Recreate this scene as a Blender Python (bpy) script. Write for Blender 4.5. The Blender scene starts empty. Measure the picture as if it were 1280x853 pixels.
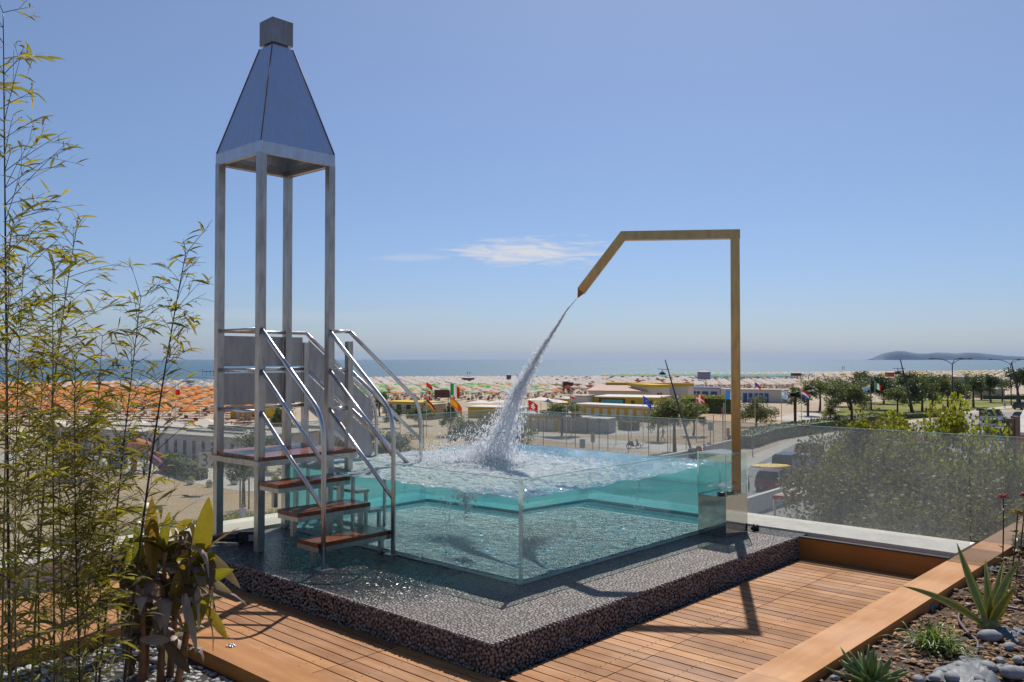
import bpy, math, random
from mathutils import Vector, Matrix, Quaternion, noise
R = math.radians
random.seed(7)
scene = bpy.context.scene
COL = scene.collection
# ------------------------------------------------------------------ camera model, used to place things from measurements
F = 1072.0; CXP = 640.0; CYP = 426.5; HOR = 449.0; EYE = 1.8
PITCH = math.atan((HOR - CYP) / F)
def ray(x, y):
    X = (x - CXP) / F; Y = -(y - CYP) / F
    return Vector((X, math.cos(PITCH) - Y * math.sin(PITCH), math.sin(PITCH) + Y * math.cos(PITCH)))
def at_z(x, y, z):
    r = ray(x, y); t = (z - EYE) / r.z
    return Vector((r.x * t, r.y * t, z))
def at_d(x, y, d):
    r = ray(x, y); t = d / r.y
    return Vector((r.x * t, r.y * t, EYE + r.z * t))
GZ = -8.0
def gp(x, y, z=GZ): return at_z(x, y, z)
TH = R(47.28)
U = Vector((math.cos(TH), math.sin(TH), 0)); V = Vector((-math.sin(TH), math.cos(TH), 0))
P0 = Vector((0.0702, 6.8833, 0))
def PW(a, b, z=0.0): return P0 + U * a + V * b + Vector((0, 0, z))

# ------------------------------------------------------------------ mesh building
_t = (1 + 5 ** .5) / 2
ICO_V = [Vector(v).normalized() for v in [(-1,_t,0),(1,_t,0),(-1,-_t,0),(1,-_t,0),(0,-1,_t),(0,1,_t),(0,-1,-_t),(0,1,-_t),(_t,0,-1),(_t,0,1),(-_t,0,-1),(-_t,0,1)]]
ICO_F = [(0,11,5),(0,5,1),(0,1,7),(0,7,10),(0,10,11),(1,5,9),(5,11,4),(11,10,2),(10,7,6),(7,1,8),(3,9,4),(3,4,2),(3,2,6),(3,6,8),(3,8,9),(4,9,5),(2,4,11),(6,2,10),(8,6,7),(9,8,1)]
def _sub(vs, fs):
    vs = list(vs); cache = {}; out = []
    def mid(a, b):
        k = (min(a, b), max(a, b))
        if k not in cache:
            cache[k] = len(vs); vs.append((vs[a] + vs[b]).normalized())
        return cache[k]
    for a, b, c in fs:
        ab, bc, ca = mid(a, b), mid(b, c), mid(c, a)
        out += [(a, ab, ca), (b, bc, ab), (c, ca, bc), (ab, bc, ca)]
    return vs, out
ICO2_V, ICO2_F = _sub(ICO_V, ICO_F)

class MB:
    def __init__(s): s.v = []; s.f = []; s.m = []; s.sm = []
    def add(s, vs, fs, mi=0, sm=False):
        n = len(s.v); s.v.extend([tuple(v) for v in vs])
        for f in fs: s.f.append(tuple(i + n for i in f)); s.m.append(mi); s.sm.append(sm)
        return s
    def box(s, c, d, rot=None, mi=0, taper=1.0):
        hx, hy, hz = d[0] / 2, d[1] / 2, d[2] / 2
        vs = []
        for z, k in ((-hz, 1.0), (hz, taper)):
            for x, y in ((-hx, -hy), (hx, -hy), (hx, hy), (-hx, hy)):
                p = Vector((x * k, y * k, z))
                if rot is not None: p = rot @ p
                vs.append(p + Vector(c))
        return s.add(vs, [(3, 2, 1, 0), (4, 5, 6, 7), (0, 1, 5, 4), (1, 2, 6, 5), (2, 3, 7, 6), (3, 0, 4, 7)], mi)
    def span(s, x0, x1, y0, y1, z0, z1, mi=0):
        return s.box(((x0 + x1) / 2, (y0 + y1) / 2, (z0 + z1) / 2), (abs(x1 - x0), abs(y1 - y0), abs(z1 - z0)), None, mi)
    def bar(s, p, q, w, h=None, mi=0, up=(0, 0, 1)):
        p, q = Vector(p), Vector(q); h = h or w
        d = (q - p); L = d.length; d.normalize(); upv = Vector(up)
        if abs(d.dot(upv)) > .99: upv = Vector((0, 1, 0))
        x = d.cross(upv).normalized(); y = x.cross(d)
        vs = []
        for c in (p, q):
            for i, j in ((-1, -1), (1, -1), (1, 1), (-1, 1)): vs.append(c + x * i * w / 2 + y * j * h / 2)
        return s.add(vs, [(3, 2, 1, 0), (4, 5, 6, 7), (0, 1, 5, 4), (1, 2, 6, 5), (2, 3, 7, 6), (3, 0, 4, 7)], mi)
    def tube(s, pts, r, n=8, mi=0, cap=True, sm=True):
        pts = [Vector(p) for p in pts]; N = len(pts)
        rs = r if isinstance(r, (list, tuple)) else [r] * N
        T = []
        for i in range(N):
            a = pts[max(i - 1, 0)]; b = pts[min(i + 1, N - 1)]; t = b - a
            T.append(t.normalized() if t.length > 1e-9 else Vector((0, 0, 1)))
        ref = Vector((0, 0, 1)) if abs(T[0].z) < .9 else Vector((1, 0, 0))
        x = T[0].cross(ref).normalized(); vs = []
        for i in range(N):
            x = (x - T[i] * x.dot(T[i]))
            x = x.normalized() if x.length > 1e-6 else T[i].orthogonal().normalized()
            y = T[i].cross(x)
            for k in range(n):
                a = 2 * math.pi * k / n
                vs.append(pts[i] + (x * math.cos(a) + y * math.sin(a)) * rs[i])
        fs = []
        for i in range(N - 1):
            for k in range(n):
                k2 = (k + 1) % n
                fs.append((i * n + k, i * n + k2, (i + 1) * n + k2, (i + 1) * n + k))
        s.add(vs, fs, mi, sm)
        if cap:
            b = len(s.v) - N * n
            s.f.append(tuple(b + k for k in reversed(range(n)))); s.m.append(mi); s.sm.append(False)
            s.f.append(tuple(b + (N - 1) * n + k for k in range(n))); s.m.append(mi); s.sm.append(False)
        return s
    def lathe(s, prof, c=(0, 0, 0), n=12, mi=0, sm=True, cap=True):
        c = Vector(c); vs = []
        for r, z in prof:
            for k in range(n):
                a = 2 * math.pi * k / n
                vs.append(c + Vector((r * math.cos(a), r * math.sin(a), z)))
        fs = []
        for i in range(len(prof) - 1):
            for k in range(n):
                k2 = (k + 1) % n
                fs.append((i * n + k, i * n + k2, (i + 1) * n + k2, (i + 1) * n + k))
        if cap:
            fs.append(tuple(reversed(range(n)))); fs.append(tuple((len(prof) - 1) * n + k for k in range(n)))
        return s.add(vs, fs, mi, sm)
    def prism(s, poly, z0, z1, mi=0):   # poly: list of (x,y), counter-clockwise
        n = len(poly)
        vs = [Vector((p[0], p[1], z0)) for p in poly] + [Vector((p[0], p[1], z1)) for p in poly]
        fs = [tuple(reversed(range(n))), tuple(range(n, 2 * n))] + [(i, (i + 1) % n, n + (i + 1) % n, n + i) for i in range(n)]
        return s.add(vs, fs, mi)
    def extr(s, poly, off, mi=0):       # poly: 3D loop, extruded by vector off
        n = len(poly); off = Vector(off)
        vs = [Vector(p) for p in poly] + [Vector(p) + off for p in poly]
        fs = [tuple(reversed(range(n))), tuple(range(n, 2 * n))] + [(i, (i + 1) % n, n + (i + 1) % n, n + i) for i in range(n)]
        return s.add(vs, fs, mi)
    def blob(s, c, d, rot=None, jit=0.0, mi=0, fine=False, sm=True, rnd=random):
        VV, FF = (ICO2_V, ICO2_F) if fine else (ICO_V, ICO_F)
        vs = []
        for v in VV:
            k = 1 + rnd.uniform(-jit, jit)
            p = Vector((v.x * d[0] * k, v.y * d[1] * k, v.z * d[2] * k))
            if rot is not None: p = rot @ p
            vs.append(p + Vector(c))
        return s.add(vs, FF, mi, sm)
    def mesh(s, name, mats):
        me = bpy.data.meshes.new(name); me.from_pydata(s.v, [], s.f)
        for m in (mats if isinstance(mats, (list, tuple)) else [mats]): me.materials.append(m)
        me.polygons.foreach_set('material_index', s.m)
        me.polygons.foreach_set('use_smooth', s.sm)
        me.update(); return me
    def build(s, name, mats, parent=None, loc=None, rz=0.0):
        o = bpy.data.objects.new(name, s.mesh(name, mats)); COL.objects.link(o)
        if loc is not None: o.location = loc
        o.rotation_euler.z = rz
        if parent is not None: o.parent = parent
        return o
def tag(o, label, cat, group=None, kind=None):
    if label: o['label'] = label
    if cat: o['category'] = cat
    if group: o['group'] = group
    if kind: o['kind'] = kind
    return o
from collections import Counter
def thing(name, label, cat, loc=(0, 0, 0), rz=0.0, group=None):
    o = bpy.data.objects.new(name, None); COL.objects.link(o)
    o.location = loc; o.rotation_euler.z = rz; o.empty_display_size = .2
    return tag(o, label, cat, group)
def structure(o, label=None):
    o['kind'] = 'structure'
    if label: o['label'] = label
    return o
def dup(o, parent=None):
    c = o.copy(); COL.objects.link(c); c.parent = parent
    for ch in list(o.children): dup(ch, c)
    return c

# ------------------------------------------------------------------ materials
def newmat(name):
    m = bpy.data.materials.new(name); m.use_nodes = True
    nt = m.node_tree; nt.nodes.clear()
    out = nt.nodes.new('ShaderNodeOutputMaterial')
    return m, nt, out
class NB:
    """small node helper"""
    def __init__(s, nt): s.nt = nt
    def n(s, t, **kw):
        nd = s.nt.nodes.new(t)
        for k, v in kw.items():
            if hasattr(nd, k) and k not in ('inputs',): setattr(nd, k, v)
        return nd
    def l(s, a, b): s.nt.links.new(a, b)
    def coord(s, kind='Object', scale=(1, 1, 1), rot=(0, 0, 0)):
        tc = s.n('ShaderNodeTexCoord'); mp = s.n('ShaderNodeMapping')
        mp.inputs['Scale'].default_value = scale; mp.inputs['Rotation'].default_value = rot
        s.l(tc.outputs[kind], mp.inputs['Vector']); return mp.outputs['Vector']
    def noise(s, vec, scale, detail=4, rough=.55, dist=0):
        nd = s.n('ShaderNodeTexNoise'); nd.inputs['Scale'].default_value = scale
        nd.inputs['Detail'].default_value = detail; nd.inputs['Roughness'].default_value = rough
        nd.inputs['Distortion'].default_value = dist
        if vec is not None: s.l(vec, nd.inputs['Vector'])
        return nd.outputs['Fac']
    def ramp(s, fac, stops, interp='LINEAR'):
        nd = s.n('ShaderNodeValToRGB'); cr = nd.color_ramp; cr.interpolation = interp
        while len(cr.elements) < len(stops): cr.elements.new(.5)
        for e, (p, c) in zip(cr.elements, stops):
            e.position = p; e.color = (c[0], c[1], c[2], 1) if isinstance(c, (tuple, list)) else (c, c, c, 1)
        s.l(fac, nd.inputs['Fac']); return nd.outputs['Color']
    def mix(s, fac, a, b, mode='MIX'):
        nd = s.n('ShaderNodeMix'); nd.data_type = 'RGBA'; nd.blend_type = mode
        for sock, v in ((nd.inputs[0], fac), (nd.inputs[6], a), (nd.inputs[7], b)):
            if isinstance(v, (int, float)): sock.default_value = v
            elif isinstance(v, (tuple, list)): sock.default_value = (v[0], v[1], v[2], 1)
            else: s.l(v, sock)
        return nd.outputs[2]
    def math(s, op, a, b=0.0, c=None, clamp=False):
        nd = s.n('ShaderNodeMath'); nd.operation = op; nd.use_clamp = clamp
        for i, v in enumerate((a, b, c)):
            if v is None: continue
            if isinstance(v, (int, float)): nd.inputs[i].default_value = v
            else: s.l(v, nd.inputs[i])
        return nd.outputs[0]
    def bump(s, h, strength=.3, dist=.01):
        nd = s.n('ShaderNodeBump'); nd.inputs['Strength'].default_value = strength
        nd.inputs['Distance'].default_value = dist; s.l(h, nd.inputs['Height']); return nd.outputs['Normal']
def PB(nb, out, col, rough=.6, metal=0.0, normal=None, spec=.5):
    p = nb.n('ShaderNodeBsdfPrincipled')
    for k, v in (('Base Color', col), ('Roughness', rough), ('Metallic', metal), ('Specular IOR Level', spec)):
        if isinstance(v, (tuple, list)): p.inputs[k].default_value = (v[0], v[1], v[2], 1)
        elif isinstance(v, (int, float)): p.inputs[k].default_value = v
        else: nb.l(v, p.inputs[k])
    if normal is not None: nb.l(normal, p.inputs['Normal'])
    nb.l(p.outputs[0], out.inputs['Surface']); return p
def simple(name, col, rough=.6, metal=0.0, var=.15, nscale=3.0, bump=0.0, bscale=30.0, bdist=.01, island=0.0, spec=.5, coord='Object', objvar=0.0):
    m, nt, out = newmat(name); nb = NB(nt)
    vec = nb.coord(coord)
    f = nb.noise(vec, nscale, 5, .6)
    dark = tuple(c * (1 - var) for c in col); lite = tuple(min(1, c * (1 + var)) for c in col)
    c = nb.ramp(f, [(.3, dark), (.7, lite)])
    if island or objvar:
        g = nb.n('ShaderNodeNewGeometry') if island else nb.n('ShaderNodeObjectInfo')
        k = nb.ramp(g.outputs['Random Per Island' if island else 'Random'], [(0, 1 - (island or objvar)), (1, 1 + (island or objvar))])
        c = nb.mix(1.0, c, k, 'MULTIPLY')
    nrm = nb.bump(nb.noise(vec, bscale, 4, .6), bump, bdist) if bump else None
    rr = nb.ramp(f, [(.3, min(1, rough * 1.15)), (.7, rough * .85)])
    PB(nb, out, c, rr, metal, nrm, spec)
    return m
# ------------------------------------------------------------------ material library
def steel_mat(name, col, rough, streak=.35, brown=0.0):
    m, nt, out = newmat(name); nb = NB(nt)
    v = nb.coord('Object', (6, 6, 1.2)); f = nb.noise(v, 3, 6, .65)
    v2 = nb.coord('Object'); g = nb.noise(v2, 60, 3, .5)
    c = nb.ramp(f, [(.25, tuple(k * (1 - streak) for k in col)), (.55, col), (.8, tuple(min(1, k * 1.12) for k in col))])
    if brown:
        st = nb.ramp(nb.noise(v2, 2.3, 5, .7), [(.5, 0.0), (.75, brown)])
        c = nb.mix(st, c, (.25, .15, .09))
    r = nb.ramp(f, [(.3, rough * 1.3), (.75, rough * .75)])
    PB(nb, out, c, r, 1.0, nb.bump(g, .12, .002))
    return m
M_STEEL = steel_mat('brushed_steel', (.46, .45, .45), .36, brown=.45)
M_STEELB = steel_mat('weathered_steel_sheet', (.50, .58, .71), .46, .09, brown=.07)
M_CAP = steel_mat('steel_cap_sheet', (.30, .30, .33), .5, .3, brown=.4)
M_PANEL = steel_mat('steel_panel', (.40, .38, .38), .5, .12)
M_TUBE = steel_mat('polished_steel_tube', (.60, .59, .59), .3, .15)
M_BRONZE = steel_mat('satin_steel_bronze_tinted', (.44, .27, .125), .22, .22)
M_MIRROR = steel_mat('mirror_steel', (.62, .60, .55), .05, .08)

def wood_mat(name, a, b, gloss, scale=1.0, axis='y', wet=0.0):
    m, nt, out = newmat(name); nb = NB(nt)
    sc = (22, 1.6, 22) if axis == 'y' else (1.6, 22, 22)
    v = nb.coord('Object', tuple(k * scale for k in sc))
    geo = nb.n('ShaderNodeNewGeometry')
    add = nb.n('ShaderNodeVectorMath'); add.operation = 'ADD'
    cmb = nb.n('ShaderNodeCombineXYZ'); mul = nb.math('MULTIPLY', geo.outputs['Random Per Island'], 57.0)
    nb.l(mul, cmb.inputs[0]); nb.l(mul, cmb.inputs[1]); nb.l(v, add.inputs[0]); nb.l(cmb.outputs[0], add.inputs[1])
    f = nb.noise(add.outputs[0], 1.0, 6, .6, .6)
    c = nb.ramp(f, [(.28, a), (.5, tuple((p + q) / 2 for p, q in zip(a, b))), (.72, b)])
    isl = nb.ramp(geo.outputs['Random Per Island'], [(0, (.66, .60, .58)), (.3, (.9, .86, .84)), (.7, (1.05, 1.03, 1.0)), (1, (1.22, 1.2, 1.15))])
    c = nb.mix(1.0, c, isl, 'MULTIPLY')
    v3 = nb.coord('Object'); big = nb.noise(v3, 1.3, 4, .6)
    c = nb.mix(nb.ramp(big, [(.45, 0.0), (.75, .35)]), c, tuple(k * .55 for k in a))
    spk = nb.ramp(nb.noise(v3, 90, 2, .5), [(.62, 0.0), (.8, .22)])
    c = nb.mix(spk, c, tuple(k * .4 for k in a))
    rr = nb.ramp(big, [(.35, gloss), (.6, min(.9, gloss + .2))])
    PB(nb, out, c, rr, 0, nb.bump(f, .25, .003))
    return m
M_DECK = wood_mat('teak_decking', (.28, .12, .038), (.49, .24, .086), .62)
M_BORDER = wood_mat('teak_border', (.34, .13, .024), (.48, .21, .045), .55, .5)
M_BORDERX = wood_mat('teak_border_cross', (.34, .14, .032), (.48, .22, .058), .55, .5, 'x')
M_TREAD = wood_mat('varnished_tread', (.13, .035, .012), (.30, .09, .03), .12, .8, 'x')
M_DARK = simple('dark_gap', (.025, .022, .02), .9)

def pebble_mat(name, base, wetmask):
    m, nt, out = newmat(name); nb = NB(nt)
    v = nb.coord('Object')
    vo = nb.n('ShaderNodeTexVoronoi'); vo.inputs['Scale'].default_value = 35; nb.l(v, vo.inputs['Vector'])
    ve = nb.n('ShaderNodeTexVoronoi'); ve.feature = 'DISTANCE_TO_EDGE'; ve.inputs['Scale'].default_value = 35; nb.l(v, ve.inputs['Vector'])
    edge = nb.ramp(ve.outputs['Distance'], [(0.02, 0.0), (.16, 1.0)])
    sep = nb.n('ShaderNodeSeparateColor'); nb.l(vo.outputs['Color'], sep.inputs[0])
    c = nb.ramp(sep.outputs[0], [(0, tuple(k * .8 for k in base)), (.5, base), (1, tuple(min(1, k * 1.28) for k in base))])
    c = nb.mix(edge, tuple(k * .42 for k in base), c)
    big = nb.noise(v, 1.6, 5, .6)
    c = nb.mix(1.0, c, nb.ramp(big, [(.3, .78), (.7, 1.15)]), 'MULTIPLY')
    rough = .62
    h = nb.ramp(ve.outputs['Distance'], [(0.0, 0.0), (.12, .7), (.4, 1.0)])
    if wetmask:
        # splashed wet patch beside the steps: local x is -U side, darkened and glossy
        tc = nb.n('ShaderNodeTexCoord'); sx = nb.n('ShaderNodeSeparateXYZ'); nb.l(tc.outputs['Object'], sx.inputs[0])
        dx = nb.math('MULTIPLY', nb.math('SUBTRACT', sx.outputs[0], -.55), .75)
        dy = nb.math('MULTIPLY', nb.math('SUBTRACT', sx.outputs[1], 1.75), .52)
        d = nb.math('SQRT', nb.math('ADD', nb.math('MULTIPLY', dx, dx), nb.math('MULTIPLY', dy, dy)))
        d = nb.math('ADD', d, nb.math('MULTIPLY', nb.math('SUBTRACT', nb.noise(v, 5, 5, .7), .5), .55))
        w = nb.ramp(d, [(.55, 1.0), (.95, 0.0)])
        c = nb.mix(w, c, nb.mix(1.0, c, (.20, .20, .22), 'MULTIPLY'))
        rough = nb.ramp(w, [(0, .55), (1, .17)])
    PB(nb, out, c, rough, 0, nb.bump(h, 1.0, .010), .5)
    return m
M_PEB = pebble_mat('pebble_mosaic', (.215, .175, .16), True)
M_PEBSIDE = simple('pebble_mosaic_side', (.23, .195, .18), .5, var=.2, nscale=8, island=.38)
M_POOLFLOOR = pebble_mat('pool_floor_mosaic', (.74, .80, .78), False)
M_STONE = simple('stone_coping', (.78, .69, .57), .7, var=.06, nscale=4, bump=.2, bscale=60, bdist=.003)

def glass_mat(name, tint, dirt=0.0, drops=0.0, streaks=0.0, dirtcol=(.62, .64, .62)):
    m, nt, out = newmat(name); nb = NB(nt)
    tr = nb.n('ShaderNodeBsdfTransparent'); tr.inputs[0].default_value = (*tint, 1)
    gl = nb.n('ShaderNodeBsdfGlossy'); gl.inputs['Roughness'].default_value = .02
    fr = nb.n('ShaderNodeFresnel'); fr.inputs['IOR'].default_value = 1.45
    mx = nb.n('ShaderNodeMixShader')
    gb = nb.n('ShaderNodeNewGeometry')
    frs = nb.math('MULTIPLY', fr.outputs[0], nb.math('SUBTRACT', 1.0, gb.outputs['Backfacing']))
    nb.l(frs, mx.inputs[0]); nb.l(tr.outputs[0], mx.inputs[1]); nb.l(gl.outputs[0], mx.inputs[2])
    last = mx.outputs[0]
    if dirt or drops or streaks:
        v = nb.coord('Object'); big = nb.noise(v, 1.1, 5, .6)
        f = nb.ramp(big, [(.2, dirt * .72), (.8, dirt * 1.25)])
        if drops:
            vs = nb.coord('Object', (1, 1, .6))
            d1 = nb.ramp(nb.noise(vs, 55, 3, .7), [(.50, 0.0), (.66, drops)])
            dm = nb.ramp(nb.noise(v, 2.2, 3, .5), [(.3, .25), (.7, 1.0)])
            f = nb.math('ADD', f, nb.math('MULTIPLY', d1, dm), clamp=True)
        if streaks:
            vs = nb.coord('Object', (40, 40, 1.2))
            d2 = nb.ramp(nb.noise(vs, 1, 4, .7), [(.5, 0.0), (.75, streaks)])
            f = nb.math('ADD', f, d2, clamp=True)
        df = nb.n('ShaderNodeBsdfDiffuse'); df.inputs[0].default_value = (*dirtcol, 1)
        tl = nb.n('ShaderNodeBsdfTranslucent'); tl.inputs[0].default_value = (*dirtcol, 1)
        dd = nb.n('ShaderNodeMixShader'); dd.inputs[0].default_value = .5
        nb.l(df.outputs[0], dd.inputs[1]); nb.l(tl.outputs[0], dd.inputs[2])
        m2 = nb.n('ShaderNodeMixShader'); nb.l(f, m2.inputs[0]); nb.l(last, m2.inputs[1]); nb.l(dd.outputs[0], m2.inputs[2])
        last = m2.outputs[0]
    nb.l(last, out.inputs['Surface']); return m
M_GLASS = glass_mat('pool_glass', (.93, .985, .97), .015, .05)
M_GLASSEDGE = simple('glass_edge_green', (.42, .66, .58), .15, var=.1, nscale=20)
def joint_mat():
    m, nt, out = newmat('pale_silicone'); nb = NB(nt); d = nb.n('ShaderNodeBsdfDiffuse'); d.inputs[0].default_value = (.80, .90, .85, 1); t = nb.n('ShaderNodeBsdfTranslucent'); t.inputs[0].default_value = (.85, .97, .91, 1)
    g = nb.n('ShaderNodeBsdfGlossy'); g.inputs['Roughness'].default_value = .25; a = nb.n('ShaderNodeMixShader'); a.inputs[0].default_value = .6; b = nb.n('ShaderNodeMixShader'); b.inputs[0].default_value = .15; tr = nb.n('ShaderNodeBsdfTransparent'); c = nb.n('ShaderNodeMixShader'); c.inputs[0].default_value = .35
    nb.l(d.outputs[0], a.inputs[1]); nb.l(t.outputs[0], a.inputs[2]); nb.l(a.outputs[0], b.inputs[1]); nb.l(g.outputs[0], b.inputs[2]); nb.l(b.outputs[0], c.inputs[1]); nb.l(tr.outputs[0], c.inputs[2]); nb.l(c.outputs[0], out.inputs['Surface']); return m
M_SILICONE = joint_mat()
M_BACKGLASS = glass_mat('frosted_back_glass', (.55, .88, .92), .42, 0, 0, (.55, .88, .90))
M_PARAG = glass_mat('parapet_glass_salt_stained', (.84, .87, .88), .12, .12, .09, (.50, .51, .52))
M_PARAGB = glass_mat('parapet_glass_splashed', (.90, .93, .92), .07, .42, .05)

def water_body_mat(name, refract, top):
    m, nt, out = newmat(name); nb = NB(nt)
    v = nb.coord('Object')
    tc = nb.n('ShaderNodeTexCoord'); sx = nb.n('ShaderNodeSeparateXYZ'); nb.l(tc.outputs['Object'], sx.inputs[0])
    geo = nb.n('ShaderNodeNewGeometry'); sn = nb.n('ShaderNodeSeparateXYZ'); nb.l(geo.outputs['True Normal'], sn.inputs[0])
    topm = nb.ramp(nb.math('ABSOLUTE', sn.outputs[2]), [(.25, 0.0), (.4, 1.0)])
    h = nb.math('ADD', nb.math('MULTIPLY', nb.noise(v, 7, 4, .6, .8), 1.3), nb.math('MULTIPLY', nb.noise(v, 26, 3, .6, .6), .4))
    bp = nb.n('ShaderNodeBump'); bp.inputs['Distance'].default_value = .10; nb.l(h, bp.inputs['Height'])
    nb.l(nb.math('MULTIPLY', topm, .9), bp.inputs['Strength'])
    if refract:
        rf = nb.n('ShaderNodeBsdfRefraction'); rf.inputs['IOR'].default_value = 1.33; rf.inputs['Roughness'].default_value = 0
        nb.l(bp.outputs[0], rf.inputs['Normal'])
    else:
        rf = nb.n('ShaderNodeBsdfTransparent')
    rf.inputs['Color'].default_value = (.87, .965, .995, 1) if name != 'pool_water_surface' else (.78, .93, .97, 1)
    gl = nb.n('ShaderNodeBsdfGlossy'); gl.inputs['Roughness'].default_value = .07; gl.inputs['Color'].default_value = (.80, .85, .93, 1); nb.l(bp.outputs[0], gl.inputs['Normal'])
    fr = nb.n('ShaderNodeFresnel'); fr.inputs['IOR'].default_value = 1.33; nb.l(bp.outputs[0], fr.inputs['Normal'])
    frv = nb.math('MULTIPLY', fr.outputs[0], 1.0) if name != 'pool_water_back' else nb.math('MULTIPLY', fr.outputs[0], 0.0)
    if name == 'pool_water_surface':
        g0 = nb.n('ShaderNodeNewGeometry'); frv = nb.math('ADD', fr.outputs[0], nb.math('MULTIPLY', nb.math('SUBTRACT', 1.0, g0.outputs['Backfacing']), .36), clamp=True)
    mx = nb.n('ShaderNodeMixShader'); nb.l(frv, mx.inputs[0]); nb.l(rf.outputs[0], mx.inputs[1]); nb.l(gl.outputs[0], mx.inputs[2])
    # foam and painted glints
    dx = nb.math('SUBTRACT', sx.outputs[0], 1.15); dy = nb.math('MULTIPLY', nb.math('SUBTRACT', sx.outputs[1], 2.15), .72)
    d = nb.math('SQRT', nb.math('ADD', nb.math('MULTIPLY', dx, dx), nb.math('MULTIPLY', dy, dy)))
    reach = nb.ramp(nb.math('DIVIDE', d, 3.0), [(.1, 1.0), (.40, .84), (.60, .46), (.9, .12)])
    n1 = nb.noise(v, 14, 6, .72, .8); n2 = nb.noise(v, 60, 3, .7, .4)
    nn = nb.math('ADD', nb.math('MULTIPLY', n1, .6), nb.math('MULTIPLY', n2, .4))
    f = nb.ramp(nb.math('ADD', nn, nb.math('SUBTRACT', nb.math('MULTIPLY', reach, .36), .18)), [(.52, 0.0), (.62, .85)])
    spk = nb.math('MULTIPLY', nb.ramp(nb.noise(v, 48, 3, .6), [(.59, 0.0), (.65, .9)]), nb.ramp(nb.noise(v, 3.5, 3, .6), [(.42, .15), (.58, 1.0)]))  # sun glints on the ripples, painted in as scattered white specks
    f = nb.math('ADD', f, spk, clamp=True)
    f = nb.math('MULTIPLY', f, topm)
    f = nb.math('MULTIPLY', f, nb.math('SUBTRACT', 1.0, nb.math('MULTIPLY', geo.outputs['Backfacing'], .6)))
    df = nb.n('ShaderNodeBsdfDiffuse'); df.inputs[0].default_value = (.8, .84, .86, 1); nb.l(bp.outputs[0], df.inputs['Normal'])
    tl = nb.n('ShaderNodeBsdfTranslucent'); tl.inputs[0].default_value = (.8, .88, .9, 1)
    fm = nb.n('ShaderNodeMixShader'); fm.inputs[0].default_value = .4; nb.l(df.outputs[0], fm.inputs[1]); nb.l(tl.outputs[0], fm.inputs[2])
    m2 = nb.n('ShaderNodeMixShader'); nb.l(f, m2.inputs[0]); nb.l(mx.outputs[0], m2.inputs[1]); nb.l(fm.outputs[0], m2.inputs[2])
    nb.l(m2.outputs[0], out.inputs['Surface'])
    return m
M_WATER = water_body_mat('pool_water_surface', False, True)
M_WATERSIDE = water_body_mat('pool_water_front', True, False)
M_WATERBACK = water_body_mat('pool_water_back', False, False)
def spray_mat(name, white):
    m, nt, out = newmat(name); nb = NB(nt)
    tr = nb.n('ShaderNodeBsdfTransparent'); tr.inputs[0].default_value = (.96, .98, 1, 1)
    gl = nb.n('ShaderNodeBsdfGlossy'); gl.inputs['Roughness'].default_value = .12
    df = nb.n('ShaderNodeBsdfDiffuse'); df.inputs[0].default_value = (.93, .94, .96, 1)
    tl = nb.n('ShaderNodeBsdfTranslucent'); tl.inputs[0].default_value = (.95, .96, .98, 1)
    fr = nb.n('ShaderNodeFresnel'); fr.inputs['IOR'].default_value = 1.5
    a = nb.n('ShaderNodeMixShader'); gb = nb.n('ShaderNodeNewGeometry'); nb.l(nb.math('MULTIPLY', nb.math('ADD', fr.outputs[0], .12, clamp=True), nb.math('SUBTRACT', 1.0, gb.outputs['Backfacing'])), a.inputs[0]); nb.l(tr.outputs[0], a.inputs[1]); nb.l(gl.outputs[0], a.inputs[2])
    b = nb.n('ShaderNodeMixShader'); b.inputs[0].default_value = .68; nb.l(df.outputs[0], b.inputs[1]); nb.l(tl.outputs[0], b.inputs[2])
    c = nb.n('ShaderNodeMixShader'); c.inputs[0].default_value = white; nb.l(a.outputs[0], c.inputs[1]); nb.l(b.outputs[0], c.inputs[2])
    nb.l(c.outputs[0], out.inputs['Surface']); return m
M_SPRAY = spray_mat('falling_water', .72)
M_FOAM = spray_mat('white_spray', .75)

def leaf_mat(name, cols, trans=.4, rough=.45, var=.25, pos='Random Per Island', edge=None):
    m, nt, out = newmat(name); nb = NB(nt)
    g = nb.n('ShaderNodeNewGeometry')
    st = [(i / max(1, len(cols) - 1), c) for i, c in enumerate(cols)]
    c = nb.ramp(g.outputs['Random Per Island'], st)
    v = nb.coord('Object'); f = nb.noise(v, 9, 4, .6)
    c = nb.mix(1.0, c, nb.ramp(f, [(.3, 1 - var), (.7, 1 + var)]), 'MULTIPLY')
    p = nb.n('ShaderNodeBsdfPrincipled'); nb.l(c, p.inputs['Base Color']); p.inputs['Roughness'].default_value = rough
    t = nb.n('ShaderNodeBsdfTranslucent'); nb.l(nb.mix(1.0, c, (1.35, 1.45, .7), 'MULTIPLY'), t.inputs[0])
    mx = nb.n('ShaderNodeMixShader'); mx.inputs[0].default_value = trans
    nb.l(p.outputs[0], mx.inputs[1]); nb.l(t.outputs[0], mx.inputs[2]); nb.l(mx.outputs[0], out.inputs['Surface'])
    return m
M_BAMLEAF = leaf_mat('bamboo_leaf', [(.21, .17, .025), (.31, .25, .04), (.14, .15, .028), (.44, .33, .055), (.10, .11, .022)], .5, .62)
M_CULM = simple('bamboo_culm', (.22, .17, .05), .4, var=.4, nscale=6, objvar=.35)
M_CULMD = simple('bamboo_culm_dark', (.035, .025, .018), .45, var=.4, nscale=6)
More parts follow.
